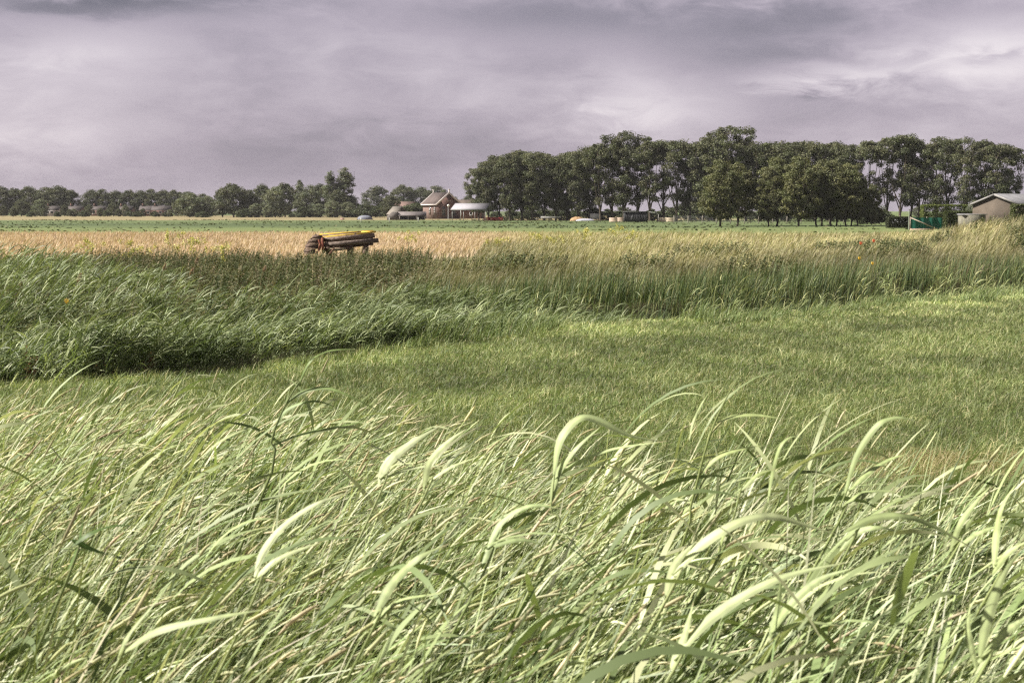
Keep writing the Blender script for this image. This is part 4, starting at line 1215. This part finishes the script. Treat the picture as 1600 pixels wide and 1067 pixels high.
Yl = 455.0
p = at(701, 344, Yl); zl = float(gz(p[0], Yl))
lp = thing('lamp_post', 'short grey lamp post with a white globe before the brick gable', 'lamp post', (p[0], Yl, zl))
Geo().tube([[0, 0, 0], [0, 0, 2.0], [0, 0, 4.0]], [.2, .16, .14], (.28, .28, .29), 8).build('pole', M['paint'], lp)
a = np.linspace(-math.pi / 2, math.pi / 2, 7)
Geo().tube(np.stack([0 * a, 0 * a, 4.35 + .4 * np.sin(a)], -1), .4 * np.cos(a) + .01, (.8, .78, .72), 9).build('globe', M['paint'], lp)

# low open shed
Ys = 420.0
p = at(635, 344, Ys); zs = float(gz(p[0], Ys))
sh = thing('open_shed', 'low weathered shed with a long dark opening and grey sloping roof', 'shed', (p[0], Ys, zs), R(6))
g = Geo(); g.prism([(-5.6, -.2), (-2.1, -.2), (-2.1, 2.1), (-3.9, 2.5), (-5.6, 1.2)], (1, 0, 0), (0, 1, 0), -1.6, 1.6, (0, 0, 0), (.13, .115, .108)); g.build('wall', M['wood'], sh)
g = Geo(); g.box((1.8, 1.5, .75), (7.6, .1, 1.5), (.12, .1, .09)).box((5.55, 0, .7), (.1, 2.9, 1.4), (.2, .17, .15)); g.build('back_wall', M['wood'], sh)
g = Geo(); g.prism([(-2.0, 1.25), (1.75, 2.35), (1.75, 2.47), (-2.0, 1.37)], (0, 1, 0), (1, 0, 0), -2.3, 5.9, (0, 0, 0), (.14, .12, .12)); g.build('roof', M['sheet'], sh)
for xx in (-1.9, .6, 3.2, 5.5): Geo().beam((xx, -1.55, -.1), (xx, -1.55, 1.3), .22 if xx != 3.2 else .55, .15, (.36, .33, .32) if xx != 3.2 else (.55, .52, .52), (0, 1, 0)).build('post', M['paint'], sh)
b = ridge_building('small_barn', 'small tan-gabled barn peeping over the low open shed', 'barn', 622, 341, 450, R(40), 4.6, 4.5, 1.7, 3.9, 'tanbrick', (.3, .22, .16), 'tiles', (.16, .14, .12))

# tarpaulin heap
Ya = 430.0
p = at(571, 343.5, Ya); za = float(gz(p[0], Ya))
n = 24
uu, vv = np.meshgrid(np.linspace(0, 2 * math.pi, n, endpoint=False), np.linspace(0, 1, 7))
rr = np.cos(vv * math.pi / 2) ** .7
xyz = np.stack([2.35 * rr * np.cos(uu), 1.5 * rr * np.sin(uu), 1.35 * np.sin(vv * math.pi / 2) + .1 * (fbm(uu * 2, vv * 4, 3) - .5) - .05], -1)
idx = np.arange(7 * n).reshape(7, n)
f = np.stack([idx[:-1], np.roll(idx, -1, 1)[:-1], np.roll(idx, -1, 1)[1:], idx[1:]], -1).reshape(-1, 4)
hp = thing('tarpaulin_heap', 'low rounded heap under a blue-grey tarpaulin at the field edge', 'heap', (p[0], Ya, za))
Geo().add(xyz.reshape(-1, 3), f, (.17, .18, .22)).build('cover', M['cloth'], hp, True)
g = Geo()
for k in range(9):
    a_ = k / 9 * 6.28; g.box((2.3 * math.cos(a_), 1.45 * math.sin(a_), .1), (.5, .5, .25), (.06, .06, .065), a_)
g.build('weight', M['rust'], hp)


def crate(name, label, cat, px, py, Yd, size, colr, group=None, rz=0.0, slats=4, mat='paint', legs=True):
    """slatted crate, bin or pallet stack: corner posts, slats and a floor"""
    p = at(px, py, Yd); z0 = float(gz(p[0], Yd))
    t = thing(name, label, cat, (p[0], Yd, z0), rz, group)
    w, d, h = size
    g = Geo()
    for k in range(slats):
        zz = h * (k + .55) / slats
        for s in (-1, 1):
            g.box((0, s * d / 2, zz), (w, .06, h / slats * .82), np.array(colr) * rng.uniform(.85, 1.1)); g.box((s * w / 2, 0, zz), (.06, d - .07, h / slats * .82), np.array(colr) * rng.uniform(.85, 1.1))
    g.build('side', M[mat], t)
    for sx in (-1, 1):
        for sy in (-1, 1): Geo().box((sx * (w / 2 - .09), sy * (d / 2 - .09), h / 2), (.1, .1, h + .06), np.array(colr) * .8).build('post', M[mat], t)
    Geo().box((0, 0, .18), (w - .1, d - .1, .08), np.array(colr) * .7).build('floor', M[mat], t)
    return t


RG = 'red slatted crates by the canopy'
RED = (.42, .05, .055)
for px, w, lb in ((760.5, 1.6, 'red crate at the canopy end, left of the red run'), (769, 1.5, 'red crate in the middle of the red run'), (779.5, 2.2, 'longest red crate at the right of the red run')):
    crate('red_crate', lb, 'crate', px, 348, 385, (w, 1.2, .95), RED, RG)
Yb = 385.0
p = at(860, 347, Yb)
tl = thing('flat_trailer', 'low flatbed trailer with a white rail in front of the poplars', 'trailer', (p[0], Yb, float(gz(p[0], Yb))))
Geo().box((0, 0, .78), (5.4, 2.0, .14), (.3, .28, .27)).build('bed', M['wood'], tl)
g = Geo(); g.beam((-2.7, -1.0, 1.15), (2.7, -1.0, 1.05), .08, .12, (.66, .64, .63))
for xx in (-2.6, -.9, .9, 2.6): g.beam((xx, -1.0, .86), (xx, -1.0, 1.08), .08, .08, (.6, .58, .57), (0, 1, 0))
g.build('rail', M['paint'], tl)
g = Geo(); g.beam((-2.7, 0, .7), (-4.2, 0, .5), .12, .12, (.2, .2, .2)); g.build('drawbar', M['rust'], tl)
for xx in (.3, 1.5):
    for yy in (-.85, .85):
        Geo().tube([[xx, yy - .1, .38], [xx, yy + .1, .38]], .38, (.03, .03, .03), 12).tube([[xx, yy - .12, .38], [xx, yy + .12, .38]], .17, (.25, .25, .25), 10).build('wheel', M['rust'], tl)
Yb = 382.0
p = at(901, 347.5, Yb)
hm = thing('straw_heap', 'small orange-tan straw heap left of the white box trailer', 'heap', (p[0], Yb, float(gz(p[0], Yb))))
rr = np.cos(vv * math.pi / 2) ** .9
xyz = np.stack([1.9 * rr * np.cos(uu), 1.3 * rr * np.sin(uu), 1.05 * np.sin(vv * math.pi / 2) + .25 * (fbm(uu * 2, vv * 4, 13) - .5)], -1)
Geo().add(xyz.reshape(-1, 3), f, (.46, .29, .15)).build('heap_body', M['head'], hm, True)
g = Geo(); a_ = rng.random((260, 2)); rt = np.column_stack([1.7 * np.cos(a_[:, 0] * 6.28) * a_[:, 1], 1.15 * np.sin(a_[:, 0] * 6.28) * a_[:, 1], 1.0 * np.sqrt(1 - .9 * a_[:, 1] ** 2)])
grass(g, rt, np.full(260, .35), np.full(260, .04), mixcol(260, [(.5, .33, .18), (.4, .26, .13)], [1, 1], .1), S=3, lean=(.9, .4), bend=(.6, .4), az=(0, 3)); g.build('loose_straw', M['head'], hm)
p = at(917, 348, 380)
ls = thing('low_cover', 'long low blue-grey covered pile in front of the white box trailer', 'heap', (p[0] - .5, 380., float(gz(p[0], 380))))
xyz = np.stack([2.6 * rr * np.cos(uu), .9 * rr * np.sin(uu), .62 * np.sin(vv * math.pi / 2) + .1 * (fbm(uu * 2, vv * 4, 23) - .5)], -1)
Geo().add(xyz.reshape(-1, 3), f, (.36, .36, .42)).build('cover', M['cloth'], ls, True)
p = at(930, 346.5, 388)
bt = thing('box_trailer', 'small white box trailer behind the blue-grey pile', 'trailer', (p[0], 388., float(gz(p[0], 388))))
g = Geo(); g.prism([(-1.5, .45), (1.5, .45), (1.55, 1.75), (1.3, 2.0), (-1.3, 2.0), (-1.5, 1.75)], (1, 0, 0), (0, 1, 0), -.9, .9, (0, 0, 0), (.58, .56, .56)); g.build('body', M['paint'], bt)
for yy in (-.86, .86): Geo().tube([[0, yy - .1, .32], [0, yy + .1, .32]], .32, (.03, .03, .03), 12).build('wheel', M['rust'], bt)
Geo().beam((-1.5, 0, .5), (-2.6, 0, .4), .1, .1, (.2, .2, .2)).build('drawbar', M['rust'], bt)

CG = 'cream stacked blocks beside the black shed'
for px, w, h, lb in ((958, 2.0, 1.05, 'pinkish cream stack left of the black shed, outer one'), (969, 1.7, 1.1, 'pinkish cream stack touching the black shed at left'),
                     (1033, 2.2, 1.0, 'pale cream stack just right of the black shed'), (1046, 2.3, 1.05, 'pale cream stack farthest right beside the gate post')):
    crate('cream_stack', lb, 'pallet stack', px, 350, 352, (w, 1.2, h), (.62, .47, .38) if px < 1000 else (.62, .52, .38), CG, slats=5)
Yk = 350.0
p = at(993, 351, Yk)
bs = thing('black_shed', 'black timber field shed with an open pale-roofed lean-to', 'shed', (p[0], Yk, float(gz(p[0], Yk))))
g = Geo()
for k in range(14): g.box((-2.75 + k * .4, -1.6, 1.15), (.37, .08 + .02 * (k % 2), 2.3), np.array((.028, .028, .032)) * rng.uniform(.7, 1.4))
g.box((-2.95, 0, 1.15), (.08, 3.1, 2.3), (.03, .03, .033)).box((2.62, 0, 1.15), (.08, 3.1, 2.3), (.05, .048, .05)).box((0, 1.6, 1.15), (5.6, .08, 2.3), (.03, .03, .033))
g.build('wall', M['wood'], bs)
Geo().box((-.15, 0, 2.42), (6.1, 3.7, .14), (.10, .10, .105), 0, R(-4)).build('roof', M['sheet'], bs)
Geo().prism([(2.75, 2.5), (5.6, 1.95), (5.6, 2.05), (2.75, 2.6)], (1, 0, 0), (0, 1, 0), -1.7, 1.7, (0, 0, 0), (.5, .5, .5)).build('lean_to', M['sheet'], bs)
for yy in (-1.55, 1.55): Geo().beam((5.4, yy, 0), (5.4, yy, 2.0), .14, .14, (.4, .38, .36), (0, 1, 0)).build('post', M['wood'], bs)
Geo().box((-1.0, -1.67, 1.0), (.9, .05, 1.6), (.055, .055, .06)).build('door', M['wood'], bs)

# wire fence with posts behind the orchard
Yf = 300.0
fx = [(px - CX) / F * Yf for px in range(1052, 1416, 22)]
fn = thing('wire_fence', 'thin wire fence on pale posts behind the orchard trunks', 'fence', (fx[0], Yf, float(gz(fx[0], Yf))))
for x in fx: Geo().beam((x - fx[0], 0, -.2), (x - fx[0] + rng.normal(0, .03), 0, 1.75), .13, .13, (.30, .27, .23), (0, 1, 0)).build('post', M['wood'], fn)
g = Geo()
for zz in (.4, .8, 1.2, 1.6): g.beam((0, -.08, zz), (fx[-1] - fx[0], -.08, zz), .025, .025, (.3, .3, .3))
g.build('wire', M['paint'], fn)
WG = 'small white posts in the green field'
for px, py, Yd, lb in ((565, 350, 330, 'small white field post below the grey tarpaulin heap'), (609, 349, 335, 'small white field post below the left end of the low shed'), (654, 348, 340, 'small white field post below the right end of the low shed')):
    p = at(px, py, Yd); t = thing('marker_post', lb, 'post', (p[0], Yd, float(gz(p[0], Yd))), 0, WG)
    Geo().beam((0, 0, -.1), (0, 0, 1.1), .16, .16, (.6, .6, .55), (0, 1, 0)).build('shaft', M['paint'], t)
    Geo().prism([(-.1, 1.1), (.1, 1.1), (0, 1.22)], (1, 0, 0), (0, 1, 0), -.1, .1, (0, 0, 0), (.65, .65, .6)).build('cap', M['paint'], t)
p = at(536, 343, 420)
crate('pink_trough', 'small pinkish feed trough far off left of the tarpaulin heap', 'trough', 536, 343, 420, (1.0, .6, .55), (.5, .3, .28), slats=2)

# green tarp wall, hedges, tan barn, car at right
Yg = 210.0
p = at(1445, 351, Yg); zg = float(gz(p[0], Yg))
gt = thing('green_tarp_screen', 'dark green tarpaulin screen with a slanting pale rail across it', 'screen', (p[0], Yg, zg))
nx = 26
X2, Z2 = np.meshgrid(np.linspace(-2.3, 2.5, nx), np.linspace(.15, 1.85, 8))
Y2 = .06 * np.sin(X2 * 5) + .05 * (fbm(X2 * 3, Z2 * 2, 5) - .5)
idx = np.arange(8 * nx).reshape(8, nx)
ff = np.stack([idx[:-1, :-1], idx[:-1, 1:], idx[1:, 1:], idx[1:, :-1]], -1).reshape(-1, 4)
Geo().add(np.stack([X2, Y2, Z2], -1).reshape(-1, 3), ff, (.012, .105, .075)).build('sheet', M['cloth'], gt, True)
for xx in (-2.35, .1, 2.55): Geo().beam((xx, .1, -.2), (xx, .1, 1.95), .12, .12, (.33, .28, .24), (0, 1, 0)).build('post', M['wood'], gt)
Geo().beam((-2.3, -.14, 1.8), (1.5, -.14, .2), .1, .14, (.42, .34, .28)).build('rail', M['wood'], gt)
Geo().box((-.6, -.1, .0), (3.6, .12, .45), (.32, .23, .18)).build('kick_board', M['wood'], gt)
Geo().box((2.95, .05, 1.05), (.6, .4, 1.5), (.38, .33, .31)).build('end_cabinet', M['paint'], gt)
p = at(1418, 350, 216)
t = thing('pole', 'slim grey-green pole beside the green screen', 'pole', (p[0], 216., float(gz(p[0], 216))))
Geo().tube([[0, 0, -.2], [0, 0, 1.5], [0, 0, 3.0]], [.09, .08, .07], (.22, .25, .2), 8).build('shaft', M['paint'], t)
Geo().box((0, 0, 3.03), (.22, .22, .08), (.2, .22, .18)).build('cap', M['paint'], t)


def hedge(label, px0, px1, py0, py1, Yd, colr, dep=1.6):
    a, b = at(px0, py1, Yd), at(px1, py0, Yd)
    z0 = float(gz((a[0] + b[0]) / 2, Yd)) - .1; w, h = b[0] - a[0], b[2] - z0
    t = thing('clipped_hedge', label, 'hedge', ((a[0] + b[0]) / 2, Yd, z0))
    n = int(2200 * w)
    q = rng.uniform(-.5, .5, (n, 3)) * [w, dep, 1]; q[:, 2] = (q[:, 2] + .5) * h
    ax = rng.integers(0, 3, n)
    for k, lim in ((0, w / 2), (1, dep / 2)):
        m_ = ax == k; q[m_, k] = np.sign(q[m_, k]) * lim
    q[ax == 2, 2] = h
    q += rng.normal(0, .06, (n, 3))
    d = rng.normal(0, 1, (n, 3)); d /= np.linalg.norm(d, axis=1, keepdims=True)
    u = np.cross(d, rng.normal(0, 1, (n, 3))); u /= np.linalg.norm(u, axis=1, keepdims=True); v = np.cross(d, u)
    s = rng.uniform(.06, .12, (n, 1))
    g = Geo().add(np.stack([q - u * s, q - v * s, q + u * s, q + v * s], 1).reshape(-1, 3), np.arange(n * 4).reshape(-1, 4), np.repeat(np.array(colr) * (1 + .22 * rng.standard_normal((n, 1))), 4, 0).clip(.004, 1))
    g.build('foliage', M['tree'], t)
    g = Geo()
    for xx in np.arange(-w / 2 + .4, w / 2, .7): g.tube([[xx, 0, 0], [xx + .05, 0, h * .5], [xx, .05, h * .85]], [.05, .04, .02], (.07, .055, .04), 5)
    g.build('stems', M['bark'], t)


hedge('higher clipped hedge with a sunlit yellow-green top behind the green screen', 1438, 1506, 321.5, 331, 228, (.13, .16, .035))
hedge('lower dark clipped hedge right of the green screen', 1474, 1535, 331.5, 349, 205, (.06, .075, .022))
hedge('dark hedge under the eave of the tan barn', 1579, 1640, 321, 340, 185, (.085, .10, .035))
hedge('low dark hedge below the distant car', 1385, 1422, 340, 348, 235, (.045, .055, .022))

Yn = 200.0
p = at(1551, 345, Yn)
bn = ridge_building('tan_barn', 'tan brick barn with a low gable and grey sheet roof at the right edge', 'barn', 1551, 345, Yn, R(-50), 7.0, 14, 3.8, 5.1, 'tanbrick', (.32, .25, .18), 'sheet', (.13, .128, .14), .22)
bn.location.x += 7 * .766; bn.location.y += 7 * .643
g = Geo()
for s in (-1, 1): g.beam((0, -7.28, 5.16), (s * 3.7, -7.28, 3.78), .1, .26, (.2, .19, .19))
g.build('bargeboard', M['paint'], bn)
p = at(1498, 333, 204)
t = thing('flat_roof_shed', 'flat pale-roofed lean-to between the lower hedge and the tan barn', 'shed', (at(1516, 340, 198)[0], 198., float(gz(at(1516, 340, 198)[0], 198))))
Geo().box((0, 0, 2.35), (3.6, 2.2, .12), (.34, .33, .36)).build('roof', M['sheet'], t)
Geo().box((0, .1, 1.15), (3.3, 1.8, 2.26), (.16, .15, .12)).build('wall', M['wood'], t)

Yv = 260.0
p = at(1409, 343, Yv)
car = thing('parked_car', 'silver-grey car parked behind fence at the poplar trunks', 'car', (p[0], Yv, float(gz(p[0], Yv))), R(8))
side = [(-2.1, .35), (2.1, .35), (2.15, .8), (1.2, .95), (.55, 1.42), (-1.2, 1.45), (-1.95, 1.0), (-2.15, .8)]
Geo().prism(side, (1, 0, 0), (0, 1, 0), -.85, .85, (0, 0, 0), (.42, .43, .46)).build('body', M['paint'], car)
Geo().prism([(1.05, .98), (.5, 1.36), (-1.15, 1.38), (-1.75, 1.0)], (1, 0, 0), (0, 1, 0), -.87, .87, (0, 0, 0), (.04, .045, .05)).build('window', M['glass'], car)
for xx in (-1.35, 1.35):
    for yy in (-.8, .8):
        w_ = Geo().tube([[xx, yy - .1, .33], [xx, yy + .1, .33]], .33, (.02, .02, .02), 14).build('wheel', M['rust'], car)
        Geo().tube([[xx, yy - .12, .33], [xx, yy + .12, .33]], .19, (.4, .4, .42), 10).build('rim', M['paint'], w_)

# houses far left
HG = 'houses among the far left trees'
for px, Yd, w, rz, lb, wc in ((86, 690, 4.5, 8, 'white-walled far house left of the small round tree', (.5, .46, .46)), (122, 690, 5.0, -6, 'pinkish brick far house below the sky notch', None),
                              (158, 690, 4.6, 5, 'brick far house half hidden by low trees', None), (200, 700, 5, 0, 'brick far house behind the light green tree', None),
                              (236, 680, 6.2, 4, 'left red brick house with white window frames in the far row', None), (255, 680, 6.2, 4, 'right red brick house with white window frames in the far row', None)):
    b = ridge_building('far_house', lb, 'house', px, 339, Yd, R(90 + rz), 7, w * 1.35, 2.9, 4.7, 'paint' if wc else 'brick', wc or (.2, .1, .08), 'tiles', (.055, .044, .044), .3)
    b['group'] = HG
    for q in np.linspace(-.32, .32, 3): plain_window(b, (-3.5, q * w * 1.35, 1.7), (0, 1, 0), 1.5, 1.5, (-1, 0, 0), (.75, .73, .72))
    g = Geo().box((0, w * .5, 5.4), (.8, .6, 1.2), (.17, .1, .085)); ch = g.build('chimney', M['brick'], b)

# ------------------------------------------------------------------ sky, sun, air, camera
EXPO = 1.25
SUN_EL, SUN_AZ = R(44), math.atan2(-.95, -.02)      # azimuth from +y, clockwise positive
w = bpy.data.worlds.new('World'); sc.world = w; w.use_nodes = True
nt = w.node_tree; nt.nodes.clear()
out = nt.nodes.new('ShaderNodeOutputWorld'); bg = nt.nodes.new('ShaderNodeBackground'); bg.inputs['Strength'].default_value = .1
sky = nt.nodes.new('ShaderNodeTexSky'); sky.sky_type = 'NISHITA'; sky.sun_disc = False
sky.sun_elevation = SUN_EL; sky.sun_rotation = SUN_AZ; sky.dust_density = 3.0
tc = nt.nodes.new('ShaderNodeTexCoord')
sp = nt.nodes.new('ShaderNodeSeparateXYZ'); nt.links.new(tc.outputs['Generated'], sp.inputs[0])


def mth(op, a, b=None, c=None):
    n = nt.nodes.new('ShaderNodeMath'); n.operation = op
    for i, v in enumerate((a, b, c)):
        if v is None: continue
        if isinstance(v, (int, float)): n.inputs[i].default_value = v
        else: nt.links.new(v, n.inputs[i])
    return n.outputs[0]


az = mth('ARCTAN2', sp.outputs[0], sp.outputs[1]); el = mth('ARCSINE', sp.outputs[2])


def noise(sx, sy, off, detail=6.0, rough=.55, dist=0.0):
    c = nt.nodes.new('ShaderNodeCombineXYZ')
    nt.links.new(mth('MULTIPLY', az, sx), c.inputs[0]); nt.links.new(mth('MULTIPLY', el, sy), c.inputs[1]); c.inputs[2].default_value = off
    n = nt.nodes.new('ShaderNodeTexNoise'); n.inputs['Scale'].default_value = 1; n.inputs['Detail'].default_value = detail
    n.inputs['Roughness'].default_value = rough; n.inputs['Distortion'].default_value = dist
    nt.links.new(c.outputs[0], n.inputs['Vector']); return n.outputs['Fac']


def blob(px, py, wx, wy, amp):
    a0, e0 = math.atan((px - CX) / F), math.atan((HOR - py) / F)
    da = mth('DIVIDE', mth('SUBTRACT', wa, a0), wx / F); de = mth('DIVIDE', mth('SUBTRACT', we, e0), wy / F)
    r2 = mth('ADD', mth('MULTIPLY', da, da), mth('MULTIPLY', de, de))
    return mth('MULTIPLY', mth('EXPONENT', mth('MULTIPLY', r2, -1.0)), amp * 1.35)


n_a, n_b, n_c = noise(7, 17, 1.3, 6, .55, .4), noise(20, 56, 4.1, 9, .62, .5), noise(4.5, 11, 9.2, 3, .45, .3)
wa = mth('ADD', az, mth('MULTIPLY', mth('SUBTRACT', n_b, .5), .09)); we = mth('ADD', mth('ADD', el, mth('MULTIPLY', mth('SUBTRACT', n_a, .5), .025)), mth('MULTIPLY', mth('SUBTRACT', n_b, .5), .03))
v = mth('MULTIPLY_ADD', mth('SUBTRACT', n_a, .5), .42, .53)
v = mth('ADD', v, mth('MULTIPLY', mth('SUBTRACT', n_b, .5), .44)); v = mth('ADD', v, mth('MULTIPLY', mth('SUBTRACT', n_c, .5), .3))
for bl in ((190, 24, 190, 20, -.34), (80, 30, 90, 14, -.1), (1180, 60, 260, 60, -.15), (1330, 110, 160, 26, -.10), (880, 24, 240, 34, -.16), (1000, 120, 300, 70, -.06), (500, 235, 300, 45, -.13),
           (1500, 100, 180, 32, .4), (1290, 132, 130, 16, .3), (1560, 150, 160, 40, .22), (1530, 60, 120, 20, .12), (60, 160, 170, 70, .17), (140, 95, 120, 26, .10), (20, 230, 260, 40, .12), (60, 4, 220, 10, .2), (980, 150, 90, 60, .22), (1080, 175, 80, 30, .12), (1540, 108, 55, 10, -.2),
           (1275, 157, 26, 7, -.16), (1480, 230, 260, 40, .10), (1240, 10, 260, 14, .1)):
    v = mth('ADD', v, blob(*bl))
v = mth('ADD', v, mth('MULTIPLY', mth('SUBTRACT', el, .12), .12))
rp = nt.nodes.new('ShaderNodeValToRGB')
cr = rp.color_ramp
k = 10.9 / (2 ** EXPO)
stops = ((0.0, (.15, .135, .17)), (.28, (.275, .242, .295)), (.5, (.41, .355, .42)), (.75, (.58, .515, .575)), (1.0, (.83, .76, .79)))
cr.elements[0].position, cr.elements[1].position = stops[0][0], stops[-1][0]
for q in stops[1:-1]: cr.elements.new(q[0])
for e_, q in zip(cr.elements, stops): e_.position = q[0]; e_.color = (*q[1], 1)
nt.links.new(v, rp.inputs[0])
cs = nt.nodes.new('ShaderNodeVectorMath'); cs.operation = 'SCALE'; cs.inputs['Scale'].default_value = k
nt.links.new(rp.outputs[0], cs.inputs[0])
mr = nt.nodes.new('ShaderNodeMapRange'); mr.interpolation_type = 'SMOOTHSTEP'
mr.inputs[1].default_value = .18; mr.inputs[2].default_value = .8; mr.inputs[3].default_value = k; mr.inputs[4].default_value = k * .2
nt.links.new(el, mr.inputs[0]); nt.links.new(mr.outputs[0], cs.inputs['Scale'])  # clouds above the view dimmed to cut ambient light and deepen contrast
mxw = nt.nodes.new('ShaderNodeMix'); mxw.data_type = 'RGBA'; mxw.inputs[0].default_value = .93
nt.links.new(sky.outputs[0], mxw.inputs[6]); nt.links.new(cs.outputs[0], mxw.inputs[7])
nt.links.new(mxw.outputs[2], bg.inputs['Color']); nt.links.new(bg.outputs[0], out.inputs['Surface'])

sun = bpy.data.lights.new('sun', 'SUN'); sun.energy = 5.0; sun.angle = R(1.5); sun.color = (1, .945, .84)
so = bpy.data.objects.new('sun', sun); COL.objects.link(so)
sd = np.array([math.sin(SUN_AZ) * math.cos(SUN_EL), math.cos(SUN_AZ) * math.cos(SUN_EL), math.sin(SUN_EL)])
from mathutils import Vector
so.rotation_euler = Vector(-sd).to_track_quat('-Z', 'Y').to_euler(); so.location = (-40, 20, 60)

HAZE = .00006
if HAZE:
    g = Geo().box((0, 1270, 13.5), (5300, 2720, 33), (1, 1, 1))
    hm_, hnt, ho = new_mat('haze')
    pv = hnt.nodes.new('ShaderNodeVolumePrincipled'); pv.inputs['Color'].default_value = (.93, .93, .96, 1); pv.inputs['Density'].default_value = HAZE
    hnt.links.new(pv.outputs[0], ho.inputs['Volume'])
    hz = g.build('haze', hm_); tag(hz, 'thin pale haze over the whole polder', 'haze', kind='stuff')

cam = bpy.data.cameras.new('camera'); cam.sensor_width = 36; cam.lens = F / 1600 * 36
cam.clip_start = .05; cam.clip_end = 8000
cam.dof.use_dof = True; cam.dof.focus_distance = 26; cam.dof.aperture_fstop = 13
co = bpy.data.objects.new('camera', cam); COL.objects.link(co)
co.location = (0, 0, EYE); co.rotation_euler = (R(90) - math.atan((533.5 - HOR) / F), 0, 0)
sc.camera = co
sc.view_settings.view_transform = 'Standard'; sc.view_settings.look = 'None'; sc.view_settings.gamma = 1; sc.view_settings.exposure = EXPO
cy = sc.cycles
cy.max_bounces = 6; cy.diffuse_bounces = 3; cy.glossy_bounces = 2; cy.transmission_bounces = 4; cy.volume_bounces = 0
cy.use_denoising = False; cy.sample_clamp_indirect = 4.0; cy.filter_width = 1.3
